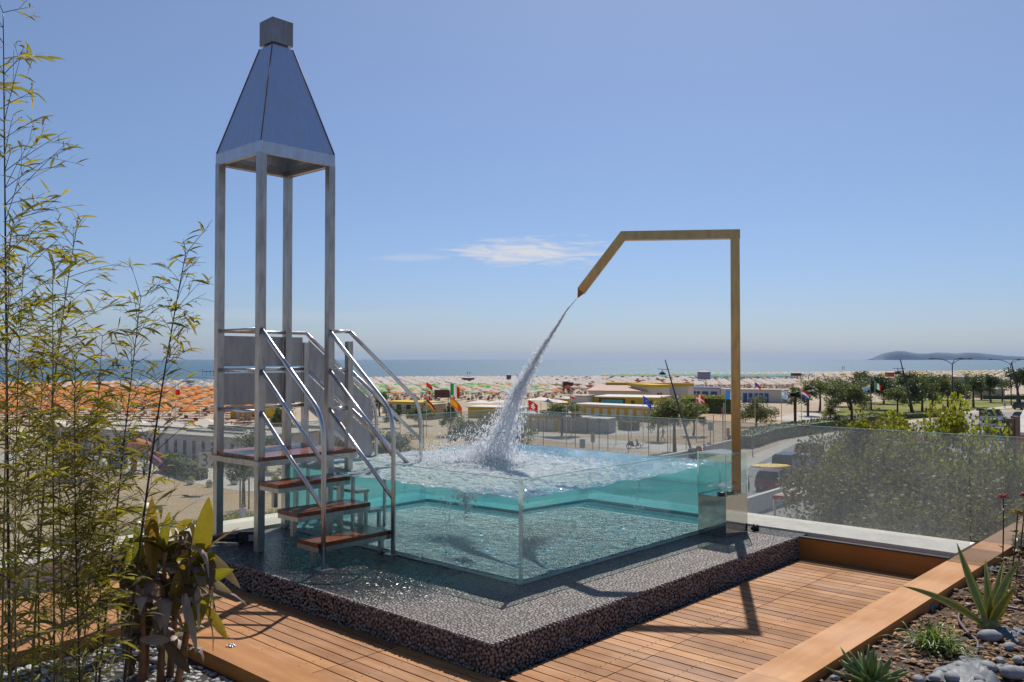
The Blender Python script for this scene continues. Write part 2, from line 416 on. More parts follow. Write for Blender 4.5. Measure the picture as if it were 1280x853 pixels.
M_CANNA = [leaf_mat('canna_leaf_green', [(.16, .16, .025), (.24, .20, .03), (.30, .16, .03)], .5, .4),
           leaf_mat('canna_leaf_withered', [(.30, .23, .20), (.42, .35, .32), (.20, .13, .10)], .3, .5),
           leaf_mat('canna_leaf_dark', [(.08, .09, .03), (.13, .10, .05), (.12, .06, .035)], .35, .35)]
M_CANSTEM = simple('canna_stem', (.27, .13, .06), .45, var=.35, nscale=6)
M_GRAVEL = simple('grey_gravel', (.40, .40, .38), .7, var=.2, nscale=6, island=.45)
M_SOIL = simple('planter_soil', (.09, .055, .033), .95, var=.4, nscale=14, bump=.8, bscale=60, bdist=.02)
M_BARK = simple('bark_chip', (.30, .17, .08), .85, var=.3, nscale=10, island=.6)
M_ROCK = simple('grey_rock', (.26, .27, .29), .75, var=.25, nscale=9, bump=.5, bscale=30, bdist=.01)
M_HOSE = simple('brown_hose', (.13, .075, .07), .45, var=.15)
M_BLACK = simple('black_plastic', (.012, .012, .013), .35)
M_WHITE = simple('white_paint', (.75, .73, .70), .6, var=.08)
M_AGAVE = None
# ------------------------------------------------------------------ camera, light, sky
cam = bpy.data.cameras.new('camera'); camo = bpy.data.objects.new('camera', cam); COL.objects.link(camo)
cam.sensor_width = 36; cam.lens = F / 1280 * 36; cam.clip_start = .05; cam.clip_end = 60000
camo.location = (0, 0, EYE); camo.rotation_euler = (R(90) + PITCH, 0, 0); scene.camera = camo
SUN_AZ = R(12.0); SUN_EL = R(50.5)
sd = Vector((math.sin(SUN_AZ) * math.cos(SUN_EL), math.cos(SUN_AZ) * math.cos(SUN_EL), math.sin(SUN_EL)))
sl = bpy.data.lights.new('sun', 'SUN'); sl.energy = 3.9; sl.angle = R(.53); sl.color = (1.0, .94, .85)
so = bpy.data.objects.new('sun', sl); COL.objects.link(so); so.rotation_euler = sd.to_track_quat('Z', 'Y').to_euler()
w = bpy.data.worlds.new('World'); scene.world = w; w.use_nodes = True
nt = w.node_tree; nt.nodes.clear(); nb = NB(nt)
out = nb.n('ShaderNodeOutputWorld'); bg = nb.n('ShaderNodeBackground')
sky = nb.n('ShaderNodeTexSky'); sky.sky_type = 'NISHITA'; sky.sun_disc = False
sky.sun_elevation = SUN_EL; sky.sun_rotation = SUN_AZ; sky.air_density = 1.0; sky.dust_density = .6; sky.ozone_density = 2.0
tc = nb.n('ShaderNodeTexCoord'); sx = nb.n('ShaderNodeSeparateXYZ'); nb.l(tc.outputs['Generated'], sx.inputs[0])
px = nb.math('DIVIDE', sx.outputs[0], nb.math('MAXIMUM', sx.outputs[1], .05))
pz = nb.math('DIVIDE', sx.outputs[2], nb.math('MAXIMUM', sx.outputs[1], .05))
def cloud(x, y, wx, wy, dens, sc, seed):
    cx = (x - CXP) / F; cz = (HOR - y) / F
    ax = nb.math('DIVIDE', nb.math('SUBTRACT', px, cx), wx / F); az = nb.math('DIVIDE', nb.math('SUBTRACT', pz, cz), wy / F)
    d = nb.math('SQRT', nb.math('ADD', nb.math('MULTIPLY', ax, ax), nb.math('MULTIPLY', az, az)))
    cb = nb.n('ShaderNodeCombineXYZ'); nb.l(nb.math('MULTIPLY', px, sc), cb.inputs[0]); nb.l(nb.math('MULTIPLY', pz, sc * 7), cb.inputs[1]); cb.inputs[2].default_value = seed
    n = nb.noise(cb.outputs[0], 1.0, 7, .62, .8)
    e = nb.math('SUBTRACT', nb.math('ADD', n, .30), nb.math('MULTIPLY', d, .42))
    return nb.math('MULTIPLY', nb.ramp(e, [(.42, 0.0), (.75, 1.0)]), dens)
c1 = cloud(662, 315, 112, 21, .95, 24, 1.3)
c2 = cloud(520, 322, 70, 6, .3, 20, 4.1)
c3 = cloud(130, 370, 110, 10, .25, 14, 7.7)
c4 = cloud(330, 395, 260, 12, .16, 9, 2.7)
cl = nb.math('ADD', nb.math('ADD', c1, c2), nb.math('ADD', c3, c4), clamp=True)
el = nb.ramp(pz, [(0.0, (.62, .74, 1.05)), (.08, (.62, .735, 1.02)), (.2, (.69, .78, .97)), (.42, (.83, .86, .98))])
tint = nb.mix(1.0, sky.outputs[0], el, 'MULTIPLY')
nb.l(nb.mix(cl, tint, (7.6, 7.7, 8.3)), bg.inputs[0]); bg.inputs[1].default_value = .078
nb.l(bg.outputs[0], out.inputs['Surface'])
scene.view_settings.view_transform = 'Standard'; scene.view_settings.look = 'None'
scene.view_settings.exposure = 0.22; scene.view_settings.gamma = 1.0
scene.render.engine = 'CYCLES'
cy = scene.cycles
cy.use_denoising = True
try: cy.denoiser = 'OPENIMAGEDENOISE'
except Exception: pass
cy.max_bounces = 12; cy.transmission_bounces = 10; cy.transparent_max_bounces = 24; cy.diffuse_bounces = 3; cy.glossy_bounces = 5
cy.sample_clamp_indirect = 4.0; cy.sample_clamp_direct = 0
cy.caustics_reflective = False; cy.caustics_refractive = True; cy.blur_glossy = .5
# ------------------------------------------------------------------ terrace, plinth, pool, stair tower, spout (all in the pool's own axes)
def plan(name, label, cat, a=0.0, b=0.0, z=0.0, group=None): return thing(name, label, cat, PW(a, b, z), TH, group)
# building under the terrace
m = MB(); m.prism([(-16, -14), (4.12, -14), (4.12, 4.16), (-16, 4.16)], GZ, -.34)
o = m.build('terrace_building', simple('building_render', (.45, .42, .38), .8), None, P0, TH)
tag(o, 'flat roofed building carrying the pool terrace', 'building')
# stone parapet coping (two runs)
t = thing('parapet_coping', 'pale stone coping along the terrace edge under the glass balustrade', 'coping', P0, TH)
m = MB(); m.span(-14, 4.12, 3.56, 4.14, -.33, .02); m.build('coping_slab', M_STONE, t)
m = MB(); m.span(3.475, 4.10, -2.245, 3.555, -.33, .018); m.build('coping_slab', M_STONE, t)
# parapet glass
def parapet(name, label, segs, mat, z0=.02, z1=1.07):
    t = thing(name, label, 'glass balustrade', P0, TH, 'glass balustrade panels')
    for (a0, b0, a1, b1) in segs:
        m = MB(); m.bar((a0, b0, (z0 + z1) / 2), (a1, b1, (z0 + z1) / 2), .012, z1 - z0); m.build('glass_panel', mat, t)
        m = MB(); m.bar((a0, b0, z1 + .003), (a1, b1, z1 + .003), .014, .006); m.build('top_edge', M_GLASSEDGE, t)
    return t
parapet('glass_balustrade', 'long glass balustrade behind the pool and steps, wet with spray', [(3.94, 3.92, .35, 3.92), (.345, 3.92, -3.4, 3.92), (-3.41, 3.92, -8, 3.92)], M_PARAGB)
parapet('glass_balustrade', 'salt stained glass balustrade to the right of the spout in front of the bushes', [(3.94, 3.90, 3.94, .85), (3.94, .845, 3.94, -2.24)], M_PARAG)
parapet('glass_balustrade', 'short raised end pane of the stained balustrade above the border board', [(3.94, -2.25, 3.94, -7.5)], M_PARAG, .07)
# structure slab (dark underlay)
m = MB(); m.prism([(-14, -12), (3.6, -12), (3.6, 3.56), (-14, 3.56)], -.335, -.30)
structure(m.build('terrace_floor', M_DARK, None, P0, TH))
# plinth
t = plan('pool_plinth', 'raised dark pebble mosaic plinth the glass pool and steps stand on', 'plinth')
m = MB(); m.span(-1.192, 3.474, -.832, 3.46, -.34, -.0); m.build('pebbled_top', M_PEB, t)
rnd = random.Random(3); m = MB()
def pebrow(p, q, nrm, rows, zt):
    p, q = Vector(p), Vector(q); L = (q - p).length; d = (q - p).normalized(); ang = math.atan2(d.y, d.x); placed = {}
    for _ in range(int(L * 4200)):
        x = rnd.uniform(0, L); z = rnd.uniform(-.33, -.006); w = rnd.uniform(.010, .018); h = rnd.uniform(.010, .020)
        k = (int(x / .05), int(z / .05)); bad = False
        for ii in (-1, 0, 1):
            for jj in (-1, 0, 1):
                for (X, Z, W2_, H2_) in placed.get((k[0] + ii, k[1] + jj), ()):
                    if abs(X - x) < (W2_ + w) * .93 and abs(Z - z) < (H2_ + h) * .93 and ((X - x) / (W2_ + w)) ** 2 + ((Z - z) / (H2_ + h)) ** 2 < .62: bad = True; break
        if bad: continue
        placed.setdefault(k, []).append((x, z, w, h)); c = p + d * x + Vector(nrm) * .001; c.z = zt + z
        m.blob(c, (w, .011, h), Matrix.Rotation(ang, 3, 'Z') @ Matrix.Rotation(rnd.uniform(-.5, .5), 3, 'Y'), .14, rnd=rnd)
pebrow((-1.2, -.84, 0), (3.3, -.84, 0), (0, -1, 0), 8, 0.004)
pebrow((-1.2, -.84, 0), (-1.2, 3.5, 0), (-1, 0, 0), 8, 0.004)
m.build('pebbled_side', M_PEBSIDE, t)
m = MB()
for (p, q) in (((-1.19, -.83), (3.3, -.83)), ((-1.19, -.83), (-1.19, 3.5))):
    p, q = Vector((*p, 0)), Vector((*q, 0)); L = (q - p).length; d = (q - p).normalized(); x = 0
    while x < L:
        w = rnd.uniform(.018, .028); c = p + d * x
        m.blob(c, (w * .8, .016, .010), Matrix.Rotation(math.atan2(d.y, d.x), 3, 'Z'), .15, rnd=rnd); x += w * 1.7
m.build('edge_pebbles', simple('edge_pebble', (.20, .16, .15), .5, island=.3), t)
# wooden decks
def deck(name, label, a0, a1, b0, b1, seams, z=-.2, pitch=.108, gap=.0115):
    t = plan(name, label, 'deck'); rr = random.Random(int(a0 * 10) + 99)
    m = MB(); bs = [b0] + seams + [b1]; x = a0
    while x < a1 - .02:
        w = min(pitch - gap, a1 - x)
        for p, q in zip(bs[:-1], bs[1:]):
            m.span(x, x + w, p + .003, q - .003, z - .022, z + rr.uniform(-.0012, .0012))
        x += pitch
    sb = m; m = MB(); y = b0 + .1
    while y < b1:
        m.span(a0 + .02, a1 - .02, y, y + .05, z - .099, z - .024); y += .45
    m.build('joists', M_DARK, t)
    m = sb; y = b0 + .125
    while y < b1 - .02:
        x = a0
        while x < a1 - .06:
            for o_ in (.02, pitch - gap - .02): m.lathe([(.0045, z - .001), (.0045, z + .0018)], (x + o_, y, 0), 6, 1, False)
            x += pitch
        y += .45
    m.build('deck_boards', [M_DECK, M_DARK], t); return t
deck('timber_deck', 'timber decking on the right between the plinth and the sloping border board', -1.14, 3.22, -2.25, -.90, [-1.36])
deck('timber_deck', 'narrow timber decking on the left between the plinth ditch and the planter', -1.925, -1.19, -2.6, 3.35, [-1.3, .05, 1.7])
deck('timber_deck', 'timber decking at the far left behind the bamboo', -6.0, -1.95, 2.12, 3.35, [2.8])
# border boards and risers
t = plan('planter_border', 'broad orange timber border running up the right side of the deck', 'planter border')
m = MB()
for p, q in ((-5.2, -2.6), (-2.598, -.52), (-.518, 1.25), (1.252, 3.3), (3.302, 6.5)):
    m.span(p, q, -2.53, -2.25, -.028, 0.0)
m.build('top_board', M_BORDERX, t)
m = MB(); m.span(-5.2, 3.25, -2.274, -2.252, -.30, -.03); m.build('inner_board', M_BORDERX, t)
m = MB(); m.span(-5.2, 6.5, -2.526, -2.504, -.30, -.03); m.build('outer_board', M_BORDERX, t)
t = plan('deck_riser', 'upright orange timber board closing the far end of the right deck', 'riser board')
m = MB(); m.span(3.25, 3.275, -2.25, -.845, -.30, -.004); m.build('board', M_BORDER, t)
m = MB(); m.span(3.245, 3.30, -2.25, -.845, -.002, .012); m.build('cap', simple('dark_cap', (.06, .045, .035), .6), t)
t = plan('planter_border', 'wide honey coloured timber border board beside the gravel on the left', 'planter border')
m = MB()
for p, q in ((-3.4, -.75), (-.748, 1.25), (1.252, 2.11)): m.span(-2.19, -1.932, p, q, -.225, -.195)
m.build('top_board', M_BORDER, t)
m = MB(); m.span(-2.186, -2.164, -3.4, 2.1, -.33, -.227); m.build('outer_board', M_BORDER, t)
t = plan('planter_border', 'timber border board running behind the canna and bamboo', 'planter border')
m = MB()
for p, q in ((-6.5, -4.0), (-3.998, -2.195)): m.span(p, q, 1.86, 2.11, -.225, -.195)
m.build('top_board', M_BORDERX, t)
m = MB(); m.span(-6.5, -2.195, 1.864, 1.886, -.33, -.227); m.build('outer_board', M_BORDERX, t)

# ---------------- glass pool
S = 3.45; WZ = .67; GT = .83
t = plan('glass_pool', 'square glass walled plunge pool full of turquoise water', 'pool')
m = MB(); m.span(0, S, -.008, .008, .012, GT); m.build('glass_wall', M_GLASS, t)
m = MB(); m.span(-.008, .008, .010, S, .012, GT); m.build('glass_wall', M_GLASS, t)
M_BACKWALL = simple('pool_back_wall', (.50, .72, .70), .4, var=.05)
m = MB(); m.span(0, S, S + .002, S + .02, .0, WZ - .02); m.build('back_wall', M_BACKGLASS, t)
m = MB(); m.span(S + .002, S + .02, 0, S, .0, WZ - .02); m.build('back_wall', M_BACKGLASS, t)
m = MB(); m.span(-.012, .012, -.012, .012, .0, GT + .002); m.build('corner_joint', M_SILICONE, t)
m = MB(); m.span(.014, S, -.016, -.009, .002, .022); m.span(-.016, -.009, .014, S, .002, .022); m.build('base_joint', M_SILICONE, t)
m = MB(); m.span(0, 2.7, -.006, .006, GT + .001, GT + .006); m.span(-.006, .006, 0, S, GT + .001, GT + .006); m.build('glass_rim', M_GLASSEDGE, t)
m = MB(); m.span(.01, S, .01, S, .004, .03); m.build('pool_floor', M_POOLFLOOR, t)
# low bench/ledge round the back of the pool
m = MB(); m.span(.02, S - .01, S - .03, S - .01, .031, .06); m.span(S - .03, S - .01, .02, S - .032, .031, .06); m.build('wall_skirting', simple('skirting_teal', (.40, .58, .58), .5), t)
M_JET = simple('jet_cover', (.35, .62, .72), .3, var=.1)
for (a, b) in ((.42, 1.15), (.95, .95), (.55, .35), (1.35, .55), (1.0, 1.75), (1.95, .45), (2.3, 1.2), (1.7, 1.5)):
    m = MB(); m.lathe([(.001, .036), (.03, .036), (.062, .034), (.066, .031)], (a, b, 0), 16, cap=False); m.lathe([(.008, .05), (.013, .036)], (a, b, 0), 8); m.build('floor_jet', M_JET, t)
# water
def wh(a, b):
    d = math.hypot(a - 1.5, b - 2.0)
    w = 0
    for (kx, ky, am, ph) in ((5, 2, .006, .3), (-3, 6, .006, 1.7), (9, -5, .004, 2.2), (13, 8, .003, .9), (-11, 12, .0025, 4)):
        w += am * math.sin(kx * a + ky * b + ph)
    r = .45 + 1.0 * math.exp(-d / 1.1)
    w += .036 * r * noise.noise(Vector((a * 4, b * 4, 2))) + .036 * r * noise.noise(Vector((a * 10, b * 10, 5))) + .010 * noise.noise(Vector((a * 24, b * 24, 7)))
    if a < 1.3: w += .012 * noise.noise(Vector((a * 16, b * 16, 9)))
    w += .05 * math.exp(-((d - .25) / .2) ** 2) * (.5 + noise.noise(Vector((a * 9, b * 9, 1))))
    return WZ + w * .78
N = 150; e0 = .0115; e1 = S - .002; m = MB(); vs = []; fs = []
for j in range(N + 1):
    for i in range(N + 1):
        a = e0 + (e1 - e0) * i / N; b = e0 + (e1 - e0) * j / N
        vs.append((a, b, wh(a, b)))
for j in range(N):
    for i in range(N):
        k = j * (N + 1) + i; fs.append((k, k + 1, k + N + 2, k + N + 1))
nv = len(vs)
ring = [i for i in range(N + 1)] + [(j + 1) * (N + 1) - 1 for j in range(1, N + 1)] + [N * (N + 1) + i for i in range(N - 1, -1, -1)] + [j * (N + 1) for j in range(N - 1, 0, -1)]
for i, k in enumerate(ring):
    vs.append((vs[k][0], vs[k][1], .014))
n = len(ring)
for i in range(n):
    j = (i + 1) % n
    fs.append((ring[i], nv + i, nv + j, ring[j]))
cidx = [0, N, 2 * N, 3 * N]
fs.append(tuple(nv + i for i in reversed(range(n))))
m.add(vs, fs); m.sm = [len(f) == 4 and max(f) < nv for f in fs]
m.m = []
for f in m.f:
    zs_ = [m.v[i] for i in f]
    if max(f) < nv: m.m.append(0)
    elif min(f) >= nv: m.m.append(2)
    else:
        cx_ = sum(p[0] for p in zs_) / len(zs_); cy_ = sum(p[1] for p in zs_) / len(zs_)
        m.m.append(1 if (cx_ < .02 or cy_ < .02) else 2)
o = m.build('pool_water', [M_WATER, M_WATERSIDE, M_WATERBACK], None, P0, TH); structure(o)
# underwater bubbles over the jets
rb = random.Random(11)
def bub_mat():
    m, nt, out = newmat('bubble'); nb = NB(nt); d = nb.n('ShaderNodeBsdfDiffuse'); d.inputs[0].default_value = (.9, .94, .96, 1); t = nb.n('ShaderNodeBsdfTranslucent'); t.inputs[0].default_value = (.92, .96, .98, 1); a = nb.n('ShaderNodeMixShader'); a.inputs[0].default_value = .65
    tr = nb.n('ShaderNodeBsdfTransparent'); c = nb.n('ShaderNodeMixShader'); c.inputs[0].default_value = .25
    nb.l(d.outputs[0], a.inputs[1]); nb.l(t.outputs[0], a.inputs[2]); nb.l(a.outputs[0], c.inputs[1]); nb.l(tr.outputs[0], c.inputs[2]); nb.l(c.outputs[0], out.inputs['Surface']); return m
M_BUB = bub_mat()
for (a, b, hh, nn, lab) in ((.42, 1.15, .5, 190, 'column of small bubbles rising beneath the front left glass'), (.80, .55, .28, 60, 'pair of short bubble trails near the glass corner'), (2.0, .45, .5, 110, 'column of small bubbles rising behind the right glass wall')):
    m = MB()
    for i in range(nn):
        z = rb.random() ** .8 * hh; sp = .02 + .045 * z / hh
        m.blob((a + rb.gauss(0, sp), b + rb.gauss(0, sp), .06 + z), [rb.uniform(.003, .0085)] * 3, None, .1, rnd=rb)
    o = m.build('bubbles', M_BUB, None, P0, TH); tag(o, lab, 'bubbles', kind='stuff')
m = MB()
for i in range(260):
    u_ = rb.random(); m.blob((.62 + rb.gauss(0, .05 * (1.3 - u_)), 1.02 + rb.gauss(0, .05 * (1.3 - u_)), WZ - .03 - .34 * u_), [rb.uniform(.006, .022) * (1.2 - u_)] * 3, None, .2, rnd=rb)
o = m.build('bubbles', M_BUB, None, P0, TH); tag(o, 'dense white plume of bubbles plunging below the surface behind the left glass', 'bubbles', kind='stuff')

# ---------------- stair tower
t = plan('stair_tower', 'steel stair tower with a pyramid roof standing beside the glass pool', 'stair tower')
A0, A1, B0, B1 = -.78, .0, 2.6, 3.37
for (a, b) in ((A0, B0), (A0, B1), (A1, B0), (A1, B1)):
    m = MB(); m.span(a - .036, a + .036, b - .036, b + .036, .001, 3.76); m.build('post', M_STEEL, t)
# roof
m = MB(); ca, cb = (A0 + A1) / 2, (B0 + B1) / 2; r0 = .422; r1 = .118
def sq(r, z, i=0): return [Vector((ca + x * r, cb + y * r, z)) for x, y in ((-1, -1), (1, -1), (1, 1), (-1, 1))]
loops = [sq(r0, 3.745), sq(r0, 3.86), sq(r0 - .006, 3.862), sq(r1, 4.93)]
vs = [p for l in loops for p in l]; fs = []
for i in range(3):
    for k in range(4): fs.append((i * 4 + k, i * 4 + (k + 1) % 4, i * 4 + 4 + (k + 1) % 4, i * 4 + 4 + k))
fs.append((12, 13, 14, 15))
m.add(vs, fs)
ins = [sq(r0 - .004, 3.745), sq(r0 - .01, 3.855), sq(r1 - .01, 4.90)]
vs = [p for l in ins for p in l]; fs = [(11, 10, 9, 8)]
for i in range(2):
    for k in range(4): fs.append((i * 4 + 4 + k, i * 4 + 4 + (k + 1) % 4, i * 4 + (k + 1) % 4, i * 4 + k))
m.add(vs, fs)
rf = m.build('roof', M_STEELB, t)
m = MB()
for k in range(4):
    p, q = sq(r0 - .03, 3.775)[k], sq(r0 - .03, 3.775)[(k + 1) % 4]; m.bar(p, q, .04, .05)
m.build('eaves_frame', M_STEEL, rf)
m = MB()
for k in range(4):
    m.tube([sq(r0 - .004, 3.865)[k], sq(r1 + .001, 4.932)[k]], .006, 6)
m.build('seam', simple('weld_seam', (.16, .08, .05), .6), rf)
m = MB(); m.span(ca - .085, ca + .085, cb - .085, cb + .085, 4.931, 4.958); m.span(ca - .119, ca + .119, cb - .119, cb + .119, 4.96, 5.205); m.build('cap_box', M_CAP, rf)
# deck
m = MB(); fr = .05
m.span(A0 - .03, .26, B0 - .07, B0 - .034, .795, .845); m.span(A0 - .03, .26, B1 + .034, B1 + .07, .795, .845)
m.span(A0 - .065, A0 - .033, B0 - .07, B1 + .07, .795, .845); m.span(.262, .30, B0 - .07, B1 + .07, .795, .845); m.build('deck_frame', M_STEEL, t)
m = MB(); b = B0 - .085
for i in range(7):
    w = .128; m.span(A0 - .03 if i in (0, 6) else A0 - .03, .27, b, b + w, .848, .882); b += w + .006
m.build('deck_boards', M_TREAD, t)
# newels
for (a, b) in ((.24, B0), (.24, B1 + .02)):
    m = MB(); m.span(a - .03, a + .03, b - .03, b + .03, .031, 1.98); m.build('newel', M_STEEL, t)
# front steps
for k in range(3):
    z = .22 * (k + 1); b0 = 1.6 + .31 * k
    m = MB(); m.span(A0 - .04, -.015, b0, b0 + .15, z - .035, z); m.span(A0 - .04, -.015, b0 + .155, b0 + .32, z - .035, z); st = m.build('step', M_TREAD, t)
    m = MB(); zz = z - .037
    for bb in (b0 + .012, b0 + .305): m.bar((A0 - .035, bb, zz - .02), (-.02, bb, zz - .02), .03, .04)
    for aa in (A0 - .02, -.035): m.bar((aa, b0 + .012, zz - .021), (aa, b0 + .305, zz - .021), .028, .038)
    m.build('step_frame', M_STEEL, st)
    for aa in (A0 - .0, -.04):
        m = MB(); m.span(aa - .02, aa + .02, b0 + .10, b0 + .14, .002 if k == 0 else z - .22, zz - .041); m.build('step_leg', M_STEEL, st)
# pool steps
M_PSTEP = simple('wet_pool_tread', (.34, .36, .36), .4)
for k in range(3):
    z = .66 - .22 * k; a0 = .30 + .29 * k
    m = MB(); m.span(a0, a0 + .27, B0 - .02, B1 + .04, z - .03, z); st = m.build('pool_step', M_PSTEP, t)
    for bb in (B0 + .0, B1 + .02):
        m = MB(); m.span(a0 + .2, a0 + .24, bb - .018, bb + .018, .031, z - .031); m.build('step_leg', M_STEEL, st)
# handrails
def arc(p_line_start, z0, xe, zk, axis, fixed, zb, mid=()):
    pass
def handrail(f, h0, hv, zb, name='handrail'):
    # f(h, z): local point; h0 start at z 2.08, hv is the vertical leg position, zb bottom
    z0 = 2.08; slope = (z0 - 1.30) / (abs(hv - h0)); s = 1 if hv > h0 else -1
    pts = [f(h0, z0)]
    for k in range(1, 6): pts.append(f(h0 + (hv - h0) * (.86 * k / 5), z0 - slope * abs(hv - h0) * (.86 * k / 5)))
    ha = h0 + (hv - h0) * .86; za = z0 - slope * abs(hv - h0) * .86
    for k in range(1, 7):
        u_ = k / 6; c = (1 - u_) ** 2; d = 2 * u_ * (1 - u_); e = u_ * u_
        hm = hv - s * .015; zm = za - .10
        pts.append(f(ha * c + hm * d + hv * e, za * c + zm * d + (za - .34) * e))
    pts.append(f(hv, .55)); pts.append(f(hv, zb))
    m = MB(); m.tube(pts, .021, 10); hr = m.build(name, M_TUBE, t)
    for zs in (1.69, 1.30):
        ze = zs - slope * abs(hv - h0) * 1.0
        m = MB(); m.tube([f(h0, zs), f(hv - s * .01, ze)], .019, 10); m.build('mid_rail', M_TUBE, hr)
    return hr
for a in (A0 - .005, -.02):
    hr = handrail(lambda h, z, a=a: (a - .0, h, z), B0 - .03, 1.566, .01)
    m = MB(); m.span(a - .06, a + .06, 1.50, 1.63, .001, .012); m.build('foot_plate', M_TUBE, hr)
for b in (B0, B1 + .02):
    handrail(lambda h, z, b=b: (h, b, z), .25, 1.22, .032)
# level rails
def rail(p, q, r=.018):
    m = MB(); m.tube([p, q], r, 8); return m.build('level_rail', M_TUBE, t)
for z in (2.08, 1.69, 1.30):
    rail((A0 + .03, B1 + .02, z), (.24, B1 + .02, z)); rail((A1 + .03, B0, z), (.25, B0, z))
    rail((A0, B0 + .03, z), (A0, B1 - .03, z))
# sheet panels
for (z0, z1) in ((1.725, 2.035), (1.335, 1.655)):
    for (a0, a1) in ((A0 + .05, A1 - .04), (A1 + .04, .205)):
        m = MB(); m.span(a0, a1, B1 + .016, B1 + .022, z0, z1); m.build('side_panel', M_PANEL, t)
sl_ = (2.08 - 1.30) / .97
def zt(a): return 2.08 - sl_ * (a - .25)
bb = B1 + .018
for off in (-.045, -.43):
    lo = -.345
    p = [(.285, bb, zt(.285) + off), (.285, bb, zt(.285) + off + lo + .02), (1.12, bb, zt(1.12) + off + lo + .02), (1.185, bb, zt(1.15) + off + lo * .55), (1.13, bb, zt(1.10) + off - .03)]
    m = MB(); m.extr(p, (0, .006, 0)); m.build('side_panel', M_PANEL, t)

# ---------------- spout and overflow box
t = plan('water_spout', 'tall square steel spout bending over the pool and pouring water', 'spout', 3.09, -.24)
def sp(a, b, z): return (a - 3.09, b + .24, z)
d = Vector((-.52, .85, 0)).normalized(); ns = 3.11
w_ = .092
m = MB(); m.box((0, 0, (0.02 + ns - .047) / 2 + .0), (w_, w_, ns - .047 - .02), Matrix.Rotation(math.atan2(d.y, d.x), 3, 'Z')); m.build('post', M_BRONZE, t)
bend = Vector(sp(2.4, .70, ns)); tip = Vector(sp(2.165, 1.085, 2.53))
top = Vector((0, 0, ns)); ddn = (tip - bend).normalized(); dd = (bend - top).normalized()
nrm = Vector((0, 0, 1)); side = dd.cross(nrm).normalized()
up2 = side.cross(ddn).normalized(); up1 = Vector((0, 0, 1))
if up2.z < 0: up2 = -up2
mit = (up1 + up2).normalized(); mit = mit / mit.dot(up1)
m = MB(); hw = w_ / 2 + .0015
def sec(c, u_): return [c + side * hw - u_ * hw, c - side * hw - u_ * hw, c - side * hw + u_ * hw, c + side * hw + u_ * hw]
lo = [sec(top - dd * hw * 1.0, up1), sec(bend, mit), sec(tip, up2)]
vs = [p for l in lo for p in l]; fs = [(3, 2, 1, 0), (8, 9, 10, 11)]
for i in range(2):
    for k in range(4): fs.append((i * 4 + k, i * 4 + (k + 1) % 4, i * 4 + 4 + (k + 1) % 4, i * 4 + 4 + k))
m.add(vs, fs); m.build('arm', M_BRONZE, t)
m = MB(); c2 = tip + ddn * .075 - up2 * .015
q = [c2 + side * .012 - up2 * .005, c2 - side * .012 - up2 * .005, c2 - side * .012 + up2 * .005, c2 + side * .012 + up2 * .005]
s1 = [tip + (p - tip) * .86 + ddn * .001 for p in sec(tip, up2)]
m.add(s1 + q, [(3, 2, 1, 0), (4, 5, 6, 7)] + [(k, (k + 1) % 4, 4 + (k + 1) % 4, 4 + k) for k in range(4)]); m.build('nozzle', M_BRONZE, t)
t = plan('overflow_box', 'mirror steel box with a glass tank on top at the foot of the spout', 'overflow tank')
bx = (2.71, 3.16, -.33, -.012)
m = MB(); m.span(*bx, .002, .41); m.build('mirror_base', M_MIRROR, t)
m = MB()
for s_ in ((bx[0], bx[1], bx[2], bx[2] + .01), (bx[0], bx[1], bx[3] - .01, bx[3]), (bx[0], bx[0] + .01, bx[2] + .012, bx[3] - .012), (bx[1] - .01, bx[1], bx[2] + .012, bx[3] - .012)):
    m.span(*s_, .412, GT)
m.build('glass_tank', M_GLASS, t)
m = MB()
for x in (bx[0], bx[1]):
    for y in (bx[2], bx[3]): m.span(x - .004, x + .004, y - .004, y + .004, .412, GT)
for y in (bx[2], bx[3]): m.span(bx[0], bx[1], y - .004, y + .004, GT + .001, GT + .006); m.span(bx[0], bx[1], y - .003, y + .003, .41, .418)
for x in (bx[0], bx[1]): m.span(x - .004, x + .004, bx[2] + .005, bx[3] - .005, GT + .001, GT + .006)
m.build('tank_edge', M_SILICONE, t)
m = MB(); m.span(bx[0] + .004, 3.03, bx[2] + .004, bx[3] - .004, GT + .007, GT + .013)
m.build('lid', glass_mat('frosted_lid', (.8, .88, .92), .55), t)
m = MB(); vs = []; fs = []; K = 14
for j in range(K + 1):
    for i in range(K + 1):
        a = bx[0] + .012 + (bx[1] - bx[0] - .024) * i / K; b = bx[2] + .012 + (bx[3] - bx[2] - .024) * j / K
        vs.append((a, b, .50 + .03 * noise.noise(Vector((a * 9, b * 9, 3))) + .012 * noise.noise(Vector((a * 30, b * 30, 3)))))
for j in range(K):
    for i in range(K): k = j * (K + 1) + i; fs.append((k, k + 1, k + K + 2, k + K + 1))
m.add(vs, fs, 0, True)
m.build('tank_water', spray_mat('tank_water', .3), t)
m = MB(); m.lathe([(.05, .415), (.052, .43), (.03, .435)], ((bx[0] + bx[1]) / 2 - .07, -.2, 0), 14); m.lathe([(.045, .415), (.046, .43), (.02, .435)], ((bx[0] + bx[1]) / 2 + .05, -.22, 0), 14)
m.build('drain', M_BLACK, t)
t = plan('floor_tap', 'small black and red tap on the plinth beside the mirror box', 'tap', 3.24, -.36)
m = MB(); m.tube([(-.04, 0, .03), (.03, 0, .03)], .018, 10); m.lathe([(.03, .0), (.034, .02), (.034, .05), (.02, .06)], (.045, 0, 0), 12); m.build('tap_body', M_BLACK, t)
m = MB(); m.lathe([(.012, 0), (.012, .03)], (-.02, -.01, .045), 8); m.build('tap_knob', simple('red_plastic', (.35, .03, .02), .4), t)

